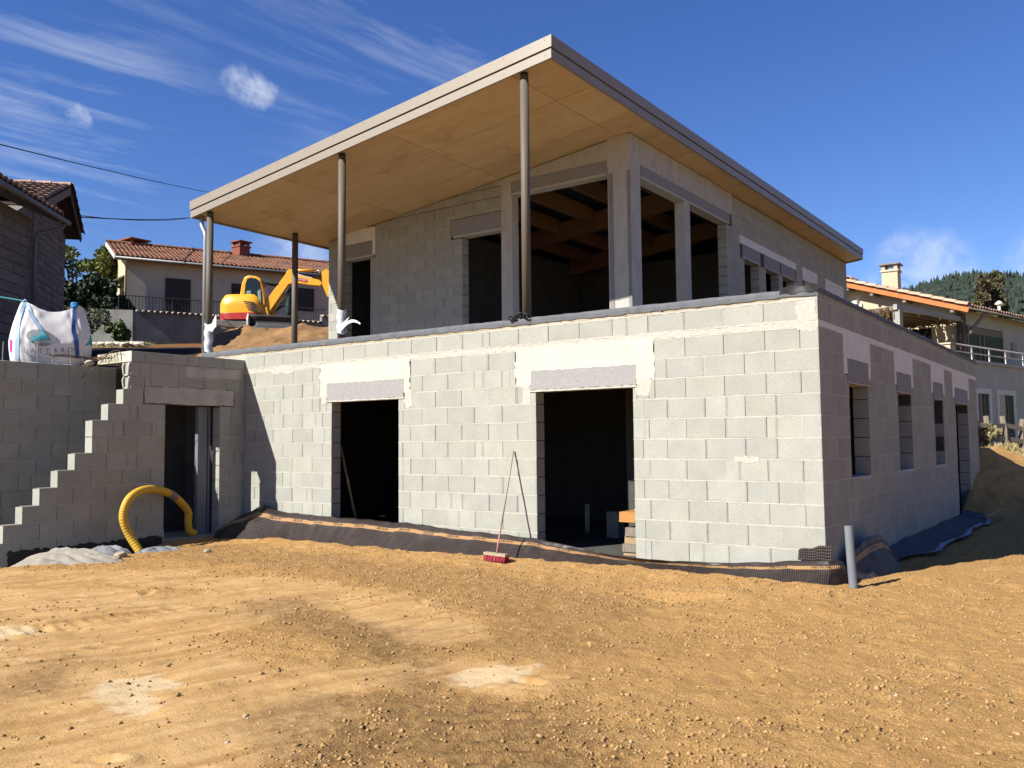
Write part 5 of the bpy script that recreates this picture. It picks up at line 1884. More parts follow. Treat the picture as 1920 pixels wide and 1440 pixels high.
# ------------------------------------------------------------------ heap of brown earth the excavator stands on
def heap_edge(d):
    return -6.1 - (d - 15.5) * 0.330
def heap_z(a, d):
    a = np.asarray(a, dtype=np.float64); d = np.asarray(d, dtype=np.float64)
    x = C0.x + RV.x * a + FV.x * d
    y = C0.y + RV.y * a + FV.y * d
    e = a - heap_edge(d) + 0.9 * (fbm(a * 0.8, d * 0.8, 3) - 0.5)
    k = sstep(-0.3, 1.6, e) * sstep(38.9, 37.0, d)
    rise = 0.12 + 0.72 * sstep(20, 34.5, d)
    lumps = 0.75 * (fbm(a * 0.9, d * 0.55, 4) - 0.5) * sstep(17.5, 22, d) * sstep(35.5, 32.5, d) + 0.10 * (fbm(a * 5, d * 5, 3) - 0.5)
    return terrain(x, y, False) - 0.12 + k * (rise + lumps)
ha = np.arange(-15, -2.0, 0.11)
hd_a = np.arange(16.2, 39.4, 0.13)
HA, HD = np.meshgrid(ha, hd_a, indexing='ij')
HXX = C0.x + RV.x * HA + FV.x * HD
HYY = C0.y + RV.y * HA + FV.y * HD
HZZ = heap_z(HA, HD)
ii = np.arange(HA.size).reshape(HA.shape)
FF = np.stack([ii[:-1, :-1], ii[1:, :-1], ii[1:, 1:], ii[:-1, 1:]], -1).reshape(-1, 4)
keep = ~((HXX > -11.75) & (HYY < 17.4)).ravel()
FF = FF[keep[FF].all(1)]
MT['heap'] = simple('heap_earth', (0.40, 0.225, 0.09), (0.28, 0.145, 0.058), 1.3, 1.0, 0.9, 12, 0.05)
tag(link('earth_heap', np_mesh('earth_heap', np.stack([HXX, HYY, HZZ], -1).reshape(-1, 3), FF), 'heap', None, True), 'brown heap of dug earth on the upper slope', kind='structure')

# ------------------------------------------------------------------ small yellow excavator on the slope
EX0 = V2(-10.85, 36.0)
ez = 6.30
def E(X, Y, Z):
    """X along its reach to the right, Y away, Z up (metres)"""
    p = Vector((EX0.x, EX0.y, ez)) + Vector((0.8126, 0.5828, 0)) * X + Vector((-0.5828, 0.8126, 0)) * Y + Vector((0, 0, Z))
    return p
def px(x, y):
    return ((x - 470) * 0.0222, (612 - y) * 0.0222)
exc = thing('excavator', 'small yellow and red tracked excavator with raised boom on the upper slope', 'excavator', (EX0.x, EX0.y, ez))
def ex_prism(name, pts, y0, y1, m, smooth=False, parent=None):
    mb = MB()
    a = [E(X, y0, Z) for X, Z in pts]
    mb.prism(a, E(0, y1, 0) - E(0, y0, 0))
    o = part(name, mb, m, parent or exc)
    return o
def bev(o, w=0.03, s=2):
    md = o.modifiers.new('bevel', 'BEVEL'); md.width = w; md.segments = s; md.limit_method = 'ANGLE'
    return o
for yy in (-0.75, 0.55):
    pts = [px(400, 604), px(405, 609), px(465, 617), px(478, 615), px(474, 603), px(462, 600), px(404, 598)]
    t_ = ex_prism('track', pts, yy, yy + 0.32, 'exc_grey')
    bev(t_, 0.05, 2)
ex_prism('undercarriage', [px(425, 612), px(478, 614), px(478, 596), px(425, 594)], -0.4, 0.5, 'exc_dark')
# rounded engine cover and counterweight
def cover(z0, z1, m, name, bulge):
    mb = MB()
    def P(u, v):
        a = 2 * math.pi * u
        ca, sa = math.cos(a), math.sin(a)
        ex, ey = math.copysign(abs(ca) ** 0.55, ca), math.copysign(abs(sa) ** 0.55, sa)
        k = (1 - bulge * max(0, v - 0.35) ** 2 * 1.5)
        k2 = 1 if v < 1 else 0.02
        x = -0.30 + ex * 0.93 * (k if ca < 0 else k) * k2
        y = ey * 0.80 * k * k2
        return E(x, y, z0 + (z1 - z0) * min(v, 1.0) - (0.02 if v >= 1 else 0))
    mb.grid(P, 49, 14)
    return part(name, mb, m, exc, True)
cover(0.30, 0.60, 'exc_red', 'counterweight', 0.0)
cover(0.575, 1.42, 'exc_yellow', 'engine_cover', 0.42)
for k in range(5):
    mb = MB()
    y = -0.792
    z = 1.02 - 0.085 * k
    mb.hexa([E(-0.12 + 0.045 * k, y - 0.012, z), E(0.30 + 0.03 * k, y - 0.012, z - 0.06), E(0.30 + 0.03 * k, y + 0.1, z - 0.06), E(-0.12 + 0.045 * k, y + 0.1, z),
             E(-0.12 + 0.045 * k, y - 0.012, z + 0.035), E(0.30 + 0.03 * k, y - 0.012, z - 0.025), E(0.30 + 0.03 * k, y + 0.1, z - 0.025), E(-0.12 + 0.045 * k, y + 0.1, z + 0.035)])
    part('vent_slot', mb, 'exc_dark', exc)
# cab: frame with rounded corners, glass, roof visor
cabo = [px(453, 556), px(457, 530), px(462, 518), px(470, 514.5), px(484, 516.5), px(492, 521), px(497, 540), px(501, 568), px(499, 573), px(455, 573)]
cabi = [px(462.5, 552), px(464.5, 531), px(467.5, 522), px(473, 519.5), px(484, 521), px(490, 525.5), px(494, 545), px(496.5, 570), px(489, 573), px(487, 566), px(480, 556), px(474, 554.5)]
cb_ = ex_prism('cab', cabo, -0.55, 0.45, 'exc_yellow')
bev(cb_, 0.04, 2)
ex_prism('cab_window', cabi, -0.575, -0.55, 'glass_dark', parent=cb_)
ex_prism('seat', [px(466, 552), px(475, 552), px(474.5, 543.5), px(467, 544.5)], -0.582, -0.576, 'cab_in', parent=cb_)
ex_prism('control_panel', [px(489, 569), px(494, 569), px(492.5, 541), px(487, 545)], -0.582, -0.576, 'cab_in', parent=cb_)
ex_prism('visor', [px(494, 521), px(522, 527), px(523, 531), px(496, 527)], -0.45, 0.35, 'hydr_green', parent=cb_)
ex_prism('beacon', [px(467, 514.5), px(471.5, 514.5), px(470, 509.5), px(468, 510)], -0.1, 0.0, 'exc_dark', parent=cb_)
# boom, stick, rams
boom = [px(490, 578), px(497, 567), px(537, 512), px(541, 503.5), px(547, 503), px(552, 508), px(575, 517), px(601, 524), px(606, 530), px(602, 535), px(580, 533), px(556, 529), px(543, 531), px(512, 577), px(504, 588), px(495, 590)]
bo = ex_prism('boom', boom, -0.42, -0.18, 'exc_yellow')
bev(bo, 0.02, 1)
def ex_text(s, size, X, Z, Y, m, rot=0.0, parent=None):
    me = text_mesh(s, size, 0.0, 1.0)
    for v in me.vertices:
        x, z = v.co.x * math.cos(rot) - v.co.y * math.sin(rot), v.co.x * math.sin(rot) + v.co.y * math.cos(rot)
        v.co = E(X + x, Y, Z + z)
    return link('lettering', me, m, parent or exc)
rot = -0.23
pl = [px(553, 517), px(578.5, 522.5), px(577.5, 529), px(553, 523)]
ex_prism('name_plate', pl, -0.428, -0.42, 'exc_red', parent=bo)
ex_text('LOXAM', 0.135, *px(566.5, 522.6), -0.436, 'white', rot, bo)
ex_prism('stripe', [px(556, 511.5), px(588, 519.5), px(586, 520.5), px(558, 513.5)], -0.426, -0.42, 'white', parent=bo)
st = ex_prism('stick', [px(604, 508), px(612, 503), px(618, 506), px(621, 520), px(622, 556), px(617, 560), px(606, 533), px(605, 520)], -0.40, -0.20, 'exc_yellow')
ex_prism('bucket', [px(617, 556), px(626, 556), px(634, 575), px(622, 590), px(612, 585), px(620, 575)], -0.55, -0.05, 'exc_dark')
def ram(a, b, c, r):
    mb = MB(); mb.tube([E(a[0], -0.30, a[1]), E(b[0], -0.30, b[1])], r, 10)
    o = part('hydraulic_ram', mb, 'exc_yellow', exc, True)
    mb = MB(); mb.tube([E(b[0], -0.30, b[1]), E(c[0], -0.30, c[1])], r * 0.5, 8)
    part('piston_rod', mb, 'chrome', o, True)
ram(px(546, 504), px(591, 504.6), px(611, 506.5), 0.055)
ram(px(507, 592), px(535, 551), px(547, 532), 0.06)
for k in range(4):
    mb = MB()
    pts = [px(516 + k * 2, 586 - k * 3), px(524 + k * 3, 570), px(533 + 2 * k, 552), px(546, 535)]
    mb.tube([E(X, -0.36 + 0.05 * k, Z) for X, Z in pts], 0.020, 6)
    part('hydraulic_hose', mb, 'exc_dark', exc, True)
ex_prism('boom_bracket', [px(486, 574), px(503, 574), px(508, 593), px(500, 597), px(490, 590)], -0.5, -0.1, 'exc_yellow')
ex_prism('slew_bracket', [px(484, 586), px(495, 586), px(492, 598), px(486, 597)], -0.62, 0.0, 'exc_red')
# dozer blade
mb = MB()
mb.grid(lambda u, v: E(0.10 + 2.05 * u, -0.95 + 0.18 * math.sin(v * math.pi) - 0.0, -0.12 + 0.60 * v - 0.10 * u), 6, 9)
bl = part('dozer_blade', mb, 'exc_dark', exc, True)
md = bl.modifiers.new('thickness', 'SOLIDIFY'); md.thickness = 0.05
mb = MB()
mb.prism([E(0.08, -1.0, -0.14), E(0.08, -0.72, -0.1), E(0.10, -0.70, 0.40), E(0.08, -0.95, 0.50), E(0.07, -1.04, 0.25)], E(0.06, 0, 0) - E(0, 0, 0))
part('blade_side', mb, 'rail_white', bl)
ex_prism('blade_arm', [px(478, 612), px(496, 618), px(490, 622), px(476, 617)], -0.95, -0.5, 'exc_red')
rebase(exc)

# ------------------------------------------------------------------ neighbouring houses, garden walls
def at3(a, d, z):
    return V2(a, d, z)


def quadbox(mb, P, u0, u1, v0, v1, z0, z1):
    """box in a house's own frame P(u, v, z)"""
    return mb.hexa([P(u0, v0, z0), P(u1, v0, z0), P(u1, v1, z0), P(u0, v1, z0), P(u0, v0, z1), P(u1, v0, z1), P(u1, v1, z1), P(u0, v1, z1)])


def tile_slope(name, m, P00, P10, P01, P11, nu, rows, amp, parent, thick=0.07):
    """roof slope of curved tiles: u along the eave, v from eave up to ridge; rows overlap in steps"""
    P00, P10, P01, P11 = map(Vector, (P00, P10, P01, P11))
    n = (P10 - P00).cross(P01 - P00).normalized()
    if n.z < 0:
        n = -n
    rs = random.Random(int(nu * 7 + rows))
    off = [rs.uniform(-0.012, 0.012) for _ in range(rows + 1)]
    mb = MB()
    nx_ = nu * 4 + 1
    vs = []
    for r in range(rows):
        vs += [(r / rows, 0.035 + off[r]), ((r + 0.97) / rows, 0.0 + off[r])]
    for (v, h) in vs:
        for i in range(nx_):
            u = i / (nx_ - 1)
            p = (P00 * (1 - u) + P10 * u) * (1 - v) + (P01 * (1 - u) + P11 * u) * v
            ph = (i % 4)
            w = amp * (0.0, 0.75, 1.0, 0.75)[ph]
            jit = 0.010 * math.sin(i * 12.9 + v * 78.2)
            mb.v.append(tuple(p + n * (w + h + jit)))
    for r in range(len(vs) - 1):
        for i in range(nx_ - 1):
            a = r * nx_ + i
            mb.f.append((a, a + 1, a + nx_ + 1, a + nx_))
    o = part(name, mb, m, parent, False, False)
    md = o.modifiers.new('thickness', 'SOLIDIFY'); md.thickness = thick; md.offset = -1
    return o


# --- old block house, upper left
lh = thing('block_house', 'old shaded block house with brown roof tiles and a grey downpipe, upper left', 'house', tuple(V2(-14.5, 26, 3.5)))
def L2(t, w, z):
    """wall of the rear wing: t along it up the slope, w out of its face"""
    return V2(-15.16 - 0.249 * t + 0.969 * w, 27.1 + 0.969 * t + 0.249 * w, z)
def L1(t, w, z):
    return V2(-12.35 - 0.094 * t + 0.996 * w, 22.0 + 0.996 * t + 0.094 * w, z)
rs = random.Random(12)
apex_t, apex_z = 2.38, 10.45
def gable_top(t):
    return apex_z - (0.44 * (apex_t - t) if t < apex_t else 0.75 * (t - apex_t)) - 0.16
mb = MB()
mb.prism([L2(-4, -0.02, 2), L2(4.05, -0.02, 2), L2(4.05, -0.02, gable_top(4.05)), L2(apex_t, -0.02, gable_top(apex_t)), L2(-4, -0.02, gable_top(-4))], L2(0, -6.0, 0) - L2(0, 0, 0))
part('rear_wing_wall', mb, 'core', lh)
mb = MB()
quadbox(mb, L1, -3.0, 0, -5.0, -0.02, 2, 7.35)
part('front_wing_wall', mb, 'core', lh)
cnt = 0
def house_blocks(P, t0, t1, z0, z1, ht, wd, top, parent):
    k = 0
    z = z0
    while z < z1:
        x = t0 + (0.5 * wd if k % 2 else 0) - wd
        while x < t1:
            a, b = max(x, t0) + 0.008, min(x + wd, t1) - 0.008
            if b - a > 0.05 and z + ht < top((a + b) / 2) + ht * 0.9:
                q = MB()
                pr = rs.uniform(-0.012, 0.012)
                ta, tb = min(z + ht - 0.02, top(a)), min(z + ht - 0.02, top(b))
                if ta > z + 0.02 and tb > z + 0.02:
                    q.hexa([P(a, -0.1, z), P(b, -0.1, z), P(b, pr + 0.012, z), P(a, pr + 0.012, z), P(a, -0.1, ta), P(b, -0.1, tb), P(b, pr + 0.012, tb), P(a, pr + 0.012, ta)])
                    me = q.mesh('block')
                    me.uv_layers.new(name='UVMap')
                    link('block', me, 'block_old', parent)
            x += wd
        z += ht
        k += 1
house_blocks(L2, 0.0, 4.05, 5.0, 10.3, 0.235, 0.62, gable_top, lh)
house_blocks(L1, -2.1, 0.0, 4.2, 7.30, 0.26, 0.60, lambda t: 7.32, lh)
OV = 0.5
ridge_a, ridge_b = L2(apex_t, OV, apex_z), L2(apex_t, OV - 6.5, apex_z)
le_a, le_b = L2(-0.84, OV, apex_z - 0.44 * 3.22), L2(-0.84, OV - 6.5, apex_z - 0.44 * 3.22)
re_a, re_b = L2(4.15, OV, apex_z - 0.75 * 1.77), L2(4.15, OV - 6.5, apex_z - 0.75 * 1.77)
mb = MB(); mb.prism([le_a - Vector((0, 0, .05)), ridge_a - Vector((0, 0, .05)), ridge_a - Vector((0, 0, .13)), le_a - Vector((0, 0, .13))], ridge_b - ridge_a)
mb.prism([re_a - Vector((0, 0, .05)), ridge_a - Vector((0, 0, .05)), ridge_a - Vector((0, 0, .13)), re_a - Vector((0, 0, .13))], ridge_b - ridge_a)
part('roof_boards', mb, 'wood_dark', lh)
mb = MB(); mb.beam(le_a - Vector((0, 0, .13)), ridge_a - Vector((0, 0, .15)), 0.05, 0.24)
part('verge_board', mb, 'wood_grey', lh)
mb = MB(); mb.beam(re_a - Vector((0, 0, .13)), ridge_a - Vector((0, 0, .15)), 0.05, 0.22)
part('verge_board', mb, 'wood_dark', lh)
def canal_tile(a, b, r0, r1, up, parent, m, name='roof_tile'):
    """a half-round tile from its low end a to its high end b"""
    a, b = Vector(a), Vector(b)
    d = (b - a).normalized()
    s = d.cross(Vector(up)).normalized()
    u = s.cross(d)
    mb = MB()
    n = 6
    for (c, r) in ((a, r0), (b, r1)):
        for q in (r, r * 0.82):
            for k in range(n + 1):
                t = math.pi * k / n
                mb.v.append(tuple(c + s * (math.cos(t) * q) + u * (math.sin(t) * q * 0.8)))
    m1 = n + 1
    for k in range(n):
        mb.f.append((k, k + 1, 2 * m1 + k + 1, 2 * m1 + k))
        mb.f.append((m1 + k, 3 * m1 + k, 3 * m1 + k + 1, m1 + k + 1))
        mb.f.append((k, m1 + k, m1 + k + 1, k + 1))
    return part(name, mb, m, parent, False)
nrow, ncol = 8, 20
dn = (ridge_a - le_a)
al = (ridge_b - ridge_a).normalized()
nrm = al.cross(dn).normalized()
if nrm.z < 0:
    nrm = -nrm
for i in range(ncol):
    for j in range(nrow):
        p = le_a + al * (0.12 + i * 0.255) + dn * (j / nrow)
        q = le_a + al * (0.12 + i * 0.255) + dn * ((j + 1.12) / nrow)
        jj = Vector((rs.uniform(-.015, .015), rs.uniform(-.015, .015), 0))
        canal_tile(p + nrm * 0.055 + jj, q + nrm * 0.02 + jj, 0.135, 0.115, nrm, lh, 'tile_old')
for i in range(9):
    p = ridge_a + al * (-0.05 + i * 0.62) + Vector((0, 0, 0.03))
    canal_tile(p, p + al * 0.68 + Vector((0, 0, -0.02)), 0.17, 0.15, (0, 0, 1), lh, 'tile_pale', 'ridge_tile')
dr = (ridge_a - re_a)
for j in range(6):
    canal_tile(re_a + dr * (j / 6) + Vector((0, 0, 0.06)), re_a + dr * ((j + 1.1) / 6) + Vector((0, 0, 0.03)), 0.15, 0.13, (0, 0, 1), lh, 'tile_old', 'verge_tile')
tile_slope('roof_back_slope', 'tile_old', re_a, re_b, ridge_a, ridge_b, 24, 6, 0.05, lh)
# front wing eaves: boards, rafters, gutter, downpipe
e0, e1 = L1(-7, 0.62, 7.42), L1(0.35, 0.62, 7.42)
mb = MB()
mb.prism([L1(0.3, 0.60, 7.40), L1(0.3, -2.4, 8.75), L1(0.3, -2.4, 8.82), L1(0.3, 0.60, 7.47)], L1(-3.4, 0, 0) - L1(0.3, 0, 0))
part('roof_boards', mb, 'wood_dark', lh)
for k in range(7):
    mb = MB(); mb.beam(L1(0.2 - k * 0.55, 0.58, 7.36), L1(0.2 - k * 0.55, -0.6, 7.89), 0.08, 0.11)
    part('rafter', mb, 'wood_dark', lh)
tile_slope('roof_front_slope', 'tile_old', L1(0.35, 0.62, 7.47), L1(-3.4, 0.62, 7.47), L1(0.35, -2.4, 8.82), L1(-3.4, -2.4, 8.82), 15, 8, 0.06, lh)
mb = MB(); mb.tube([L1(0.55, 0.70, 7.36), L1(-3.4, 0.70, 7.36)], 0.075, 10)
gut = part('gutter', mb, 'zinc', lh, True)
mb = MB(); mb.tube([L1(0.35, 0.70, 7.30), L1(0.30, 0.62, 7.16), L1(0.02, 0.16, 6.96), L1(0.0, 0.11, 6.85), L1(0.0, 0.11, 3.6)], 0.05, 10)
part('downpipe', mb, 'zinc', lh, True)
rebase(lh)

# --- long beige house beyond
ch = thing('beige_house', 'long beige rendered house with red tile roof and brown shutters behind the excavator', 'house', tuple(V2(-15, 47, 7.4)))
def H(u, v, z):
    return V2(-19.72 + 0.871 * u - 0.491 * v, 44 + 0.491 * u + 0.871 * v, z)
LU, WV, ZE, ZR = 19.0, 10.6, 11.12, 12.80
SH = [(1.85, 3.11, 7.78, 10.22), (5.21, 6.49, 8.95, 10.20), (8.54, 9.76, 8.95, 10.25), (12.2, 13.5, 8.95, 10.25)]
mb = MB()
quadbox(mb, H, 0.0, LU, 0.0, WV, 6.3, ZE)
part('wall', mb, 'render_beige', ch)
mb = MB()
mb.prism([H(-0.004, 0.0, 6.3), H(-0.004, WV, 6.3), H(-0.004, WV, ZE), H(-0.004, WV / 2, ZR - 0.1), H(-0.004, 0.0, ZE)], H(0.3, 0, 0) - H(0, 0, 0))
part('gable_wall', mb, 'render_cream', ch)
for i, (a, b, c, d) in enumerate(SH):
    mb = MB(); quadbox(mb, H, a - 0.06, b + 0.06, -0.03, 0.05, c - 0.05, d + 0.06)
    fr = part('window', mb, 'render_beige', ch)
    mid = (a + b) / 2
    for (p, q) in ((a, mid - 0.012), (mid + 0.012, b)):
        mb = MB(); quadbox(mb, H, p, q, -0.075, -0.032, c, d)
        for k in range(int((d - c) / 0.14)):
            quadbox(mb, H, p + 0.06, q - 0.06, -0.09, -0.076, c + 0.06 + k * 0.14, c + 0.15 + k * 0.14)
        part('shutter', mb, 'shutter', fr)
EO, GO = 0.55, 0.62
sl = (ZR - ZE) / (WV / 2)
ev0, ev1 = H(-GO, -EO, ZE - sl * EO + 0.14), H(LU, -EO, ZE - sl * EO + 0.14)
rd0, rd1 = H(-GO, WV / 2, ZR + 0.14), H(LU, WV / 2, ZR + 0.14)
bk0, bk1 = H(-GO, WV + EO, ZE - sl * EO + 0.14), H(LU, WV + EO, ZE - sl * EO + 0.14)
tile_slope('roof', 'tile_red', ev0, ev1, rd0, rd1, 84, 15, 0.055, ch, 0.06)
tile_slope('roof', 'tile_red', bk0, bk1, rd0, rd1, 84, 15, 0.055, ch, 0.06)
dz = Vector((0, 0, -0.09))
mb = MB()
mb.prism([ev0 + dz, rd0 + dz, bk0 + dz, bk0 + dz * 2, rd0 + dz * 2, ev0 + dz * 2], H(LU, 0, 0) - H(-GO, 0, 0))
part('roof_boards', mb, 'wood_dark', ch)
mb = MB()
mb.beam(ev0 + dz, rd0 + dz, 0.06, 0.20)
part('verge_board', mb, 'rail_white', ch)
mb = MB()
mb.beam(bk0 + dz, rd0 + dz, 0.06, 0.20)
part('verge_board', mb, 'wood_grey', ch)
for v in (0.6, 2.9, WV / 2, 7.7):
    mb = MB(); mb.beam(H(-GO + 0.03, v, ZE + sl * min(v, WV - v) - 0.12), H(0.2, v, ZE + sl * min(v, WV - v) - 0.12), 0.14, 0.18)
    part('purlin', mb, 'wood_dark', ch)
for i in range(30):
    p = rd0 + (rd1 - rd0) * (i / 30) + Vector((0, 0, 0.06))
    canal_tile(p, p + (rd1 - rd0) * (1.08 / 30), 0.16, 0.145, (0, 0, 1), ch, 'tile_red', 'ridge_tile')
mb = MB(); mb.tube([H(-GO, -EO - 0.06, ZE - sl * EO + 0.03), H(LU, -EO - 0.06, ZE - sl * EO + 0.03)], 0.07, 8)
part('gutter', mb, 'zinc', ch, True)
mb = MB(); mb.tube([H(-0.1, -EO, ZE - 0.25), H(-0.06, -0.1, ZE - 0.45), H(-0.06, -0.1, 7.4)], 0.05, 8)
part('downpipe', mb, 'render_cream', ch, True)
# chimney: stack, slab on four stubs, flue gap
def chim(c, w, z0, z1, name, parent, mstack, mcap):
    mb = MB(); mb.box(c.x - w, c.x + w, c.y - w, c.y + w, z0, z1)
    mb.box(c.x - w * 1.14, c.x + w * 1.14, c.y - w * 1.14, c.y + w * 1.14, z1 + 0.003, z1 + 0.09)
    o = part('chimney', mb, mstack, parent)
    mb = MB()
    for sx in (-1, 1):
        for sy in (-1, 1):
            mb.box(c.x + sx * w * 0.78 - 0.07, c.x + sx * w * 0.78 + 0.07, c.y + sy * w * 0.78 - 0.07, c.y + sy * w * 0.78 + 0.07, z1 + 0.093, z1 + 0.30)
    part('cap_stub', mb, mstack, o)
    mb = MB(); mb.box(c.x - w * 1.3, c.x + w * 1.3, c.y - w * 1.3, c.y + w * 1.3, z1 + 0.303, z1 + 0.37)
    part('cap_slab', mb, mcap, o)
chim(H(6.75, WV / 2 - 0.3, 0), 0.37, ZR - 0.3, ZR + 0.52, 'chimney', ch, 'brick_red', 'brick_red')
chim(H(0.9, WV / 2 + 0.3, 0), 0.5, ZR - 0.1, ZR + 0.12, 'chimney', ch, 'brick_red', 'brick_red')
# gable side: door recess, small awning
mb = MB()
mb.prism([H(-0.75, 1.1, 9.9), H(-0.02, 1.1, 10.35), H(-0.02, 1.1, 10.42), H(-0.75, 1.1, 9.97)], H(0, 2.6, 0) - H(0, 0, 0))
part('porch_roof', mb, 'render_cream', ch)
mb = MB(); quadbox(mb, H, -0.05, 0.1, 1.4, 3.2, 7.4, 9.6)
part('porch_door', mb, 'wood_dark', ch)
rebase(ch)
ld = thing('garden_ladder', 'white metal ladder frame standing before the lit gable of the beige house', 'ladder', tuple(H(-1.2, 1.2, 7.4)))
for v in (0.95, 1.35):
    mb = MB(); mb.tube([H(-1.1, v, 7.4), H(-0.7, v, 9.35)], 0.028, 6)
    part('rail', mb, 'rail_white', ld)
for k in range(6):
    mb = MB(); mb.tube([H(-1.06 + 0.066 * k, 0.95, 7.65 + 0.32 * k), H(-1.06 + 0.066 * k, 1.35, 7.65 + 0.32 * k)], 0.022, 5)
    part('rung', mb, 'rail_white', ld)
rebase(ld)

# garden wall with tiled coping, iron railing on the terrace behind it
def GW(u, v, z):
    return V2(-17.5 + 0.8625 * u - 0.506 * v, 40 + 0.506 * u + 0.8625 * v, z)
gw = thing('garden_wall', 'stained grey garden wall capped with a row of pale half-round tiles', 'wall', tuple(GW(5, 0, 6.5)))
mb = MB(); quadbox(mb, GW, 0.0, 8.9, 0.0, 0.35, 4.8, 7.70)
part('wall_body', mb, 'garden_wall', gw)
mb = MB(); quadbox(mb, GW, 8.92, 12.5, 0.0, 0.35, 4.8, 8.05)
part('wall_body', mb, 'garden_wall', gw)
mb = MB(); mb.prism([GW(-0.005, 0.0, 4.8), GW(-0.005, 1.9, 4.8), GW(-0.005, 1.9, 7.0), GW(-0.005, 0.0, 7.68)], GW(-0.3, 0, 0) - GW(0, 0, 0))
part('wall_return', mb, 'render_cream', gw)
for i in range(46):
    u = 0.05 + i * 0.262
    if u > 12.3:
        break
    z = 7.74 if u < 8.8 else 8.09
    canal_tile(GW(u + 0.1, -0.16, z - 0.06), GW(u + 0.1, 0.50, z + 0.05), 0.12, 0.10, (0, 0, 1), gw, 'tile_cream', 'coping_tile')
rebase(gw)
rl = thing('iron_railing', 'thin dark iron railing along the terrace above the tiled garden wall', 'railing', tuple(GW(3, 1.2, 7.4)))
for z in (8.62, 7.62):
    mb = MB(); mb.tube([GW(-0.6, 1.2, z), GW(12.0, 1.2, z)], 0.022, 5)
    part('handrail' if z > 8 else 'bottom_rail', mb, 'iron', rl)
for i in range(84):
    u = -0.6 + 0.15 * i
    mb = MB(); mb.tube([GW(u, 1.2, 7.40), GW(u, 1.2, 8.62)], 0.012 if i % 8 else 0.024, 4, False)
    part('bar', mb, 'iron', rl)
rebase(rl)
pa = thing('parasol', 'closed dark green parasol hanging on its pole before the beige house', 'parasol', tuple(GW(7.75, 2.0, 7.5)))
mb = MB(); mb.tube([GW(7.75, 2, 7.3), GW(7.75, 2, 10.3)], 0.03, 6)
part('pole', mb, 'wood_grey', pa)
mb = MB(); mb.tube([GW(7.75, 2, 8.25), GW(7.78, 2, 8.5), GW(7.75, 2, 9.1), GW(7.75, 2, 10.2), GW(7.75, 2, 10.35)], [0.08, 0.2, 0.17, 0.20, 0.03], 9)
part('canopy', mb, 'parasol', pa, True)
rebase(pa)
lw = MB()
lw.prism([V2(-19.6, 38.6, 5.8), V2(-17.0, 38.6, 5.8), V2(-17.0, 38.6, 7.55), V2(-18.9, 38.6, 7.62), V2(-19.6, 38.6, 7.0)], V2(0, 38.95, 0) - V2(0, 38.6, 0))
tag(part('low_wall', lw, 'garden_wall', None), 'short plain grey wall left of the tiled garden wall', 'wall')
rs = random.Random(21)
for k in range(7):
    V, F = rock_verts(0.26, rs, 0.55)
    a, d = -17.3 + 0.29 * k * 1.12, 35.7 + 0.1 * math.sin(k * 3)
    p = V2(a, d)
    z = float(ground_z(p.x, p.y))
    mb = MB(); mb.add([(x * 1.3 + p.x, y + p.y, zz_ + z + 0.10) for x, y, zz_ in V], F)
    tag(part('edging_stone', mb, 'stone_white', None), ('leftmost', 'second from the left', 'third from the left', 'middle', 'third from the right', 'second from the right', 'rightmost')[k] + ' white edging stone in the row below the short grey wall', 'stone', 'white stones edging the grass')

# --- cream house on the right
rhs = thing('cream_house', 'cream two-storey house with orange verge boards and balcony, right of the building', 'house', tuple(V2(18, 36, 1.1)))
def Q(u, v, z):
    return V2(18.1 - 0.648 * u + 0.767 * v, 34.6 + 0.76 * u + 0.641 * v, z)
RZE, RS = 6.66, 0.34
UW_, RU = 9.0, 4.5
rtop = lambda u: RZE + RS * (u if u < RU else UW_ - u)
mb = MB()
mb.prism([Q(0, 0, 4.3), Q(UW_, 0, 4.3), Q(UW_, 0, RZE), Q(RU, 0, rtop(RU)), Q(0, 0, RZE)], Q(0, 0.3, 0) - Q(0, 0, 0))
part('gable_wall', mb, 'render_cream', rhs)
mb = MB(); quadbox(mb, Q, 0.0, UW_, 0.302, 13, 4.3, RZE - 0.02)
part('upper_wall', mb, 'render_shaded', rhs)
mb = MB(); quadbox(mb, Q, -1.0, UW_, -6.0, 13, 0.5, 4.30)
part('lower_wall', mb, 'render_shaded', rhs)
mb = MB(); quadbox(mb, Q, -1.08, UW_, -6.1, 13, 4.302, 4.42)
part('balcony_slab', mb, 'render_shaded', rhs)
for i, (a, b, z0, z1) in enumerate(((-1.37, -0.30, 1.05, 3.16), (0.66, 2.10, 1.05, 3.16))):
    mb = MB()
    quadbox(mb, Q, -1.05, -0.97, a - 0.22, a, z0, z1 + 0.2)
    quadbox(mb, Q, -1.05, -0.97, b, b + 0.22, z0, z1 + 0.2)
    quadbox(mb, Q, -1.05, -0.97, a + 0.001, b - 0.001, z1, z1 + 0.2)
    fr = part('window', mb, 'rail_white', rhs)
    mb = MB(); quadbox(mb, Q, -1.012, -0.99, a + 0.002, b - 0.002, z0, z1 - 0.002)
    part('pane', mb, 'glass_dark', fr)
    mb = MB()
    quadbox(mb, Q, -1.03, -1.013, a + 0.002, a + (b - a) * 0.42, z0, z1 - 0.003)
    part('shutter', mb, 'render_beige' if i else 'wood_grey', fr)
    mb = MB()
    quadbox(mb, Q, -1.028, -1.013, (a + b) / 2 + 0.1, (a + b) / 2 + 0.16, z0, z1 - 0.003)
    quadbox(mb, Q, -1.028, -1.013, a + 0.003, b - 0.003, z0 + 0.5, z0 + 0.56)
    part('sash', mb, 'wood_grey', fr)
mb = MB(); quadbox(mb, Q, -0.02, 0.1, 0.45, 4.0, 4.43, 6.02)
fr = part('window', mb, 'glass_dark', rhs)
mb = MB()
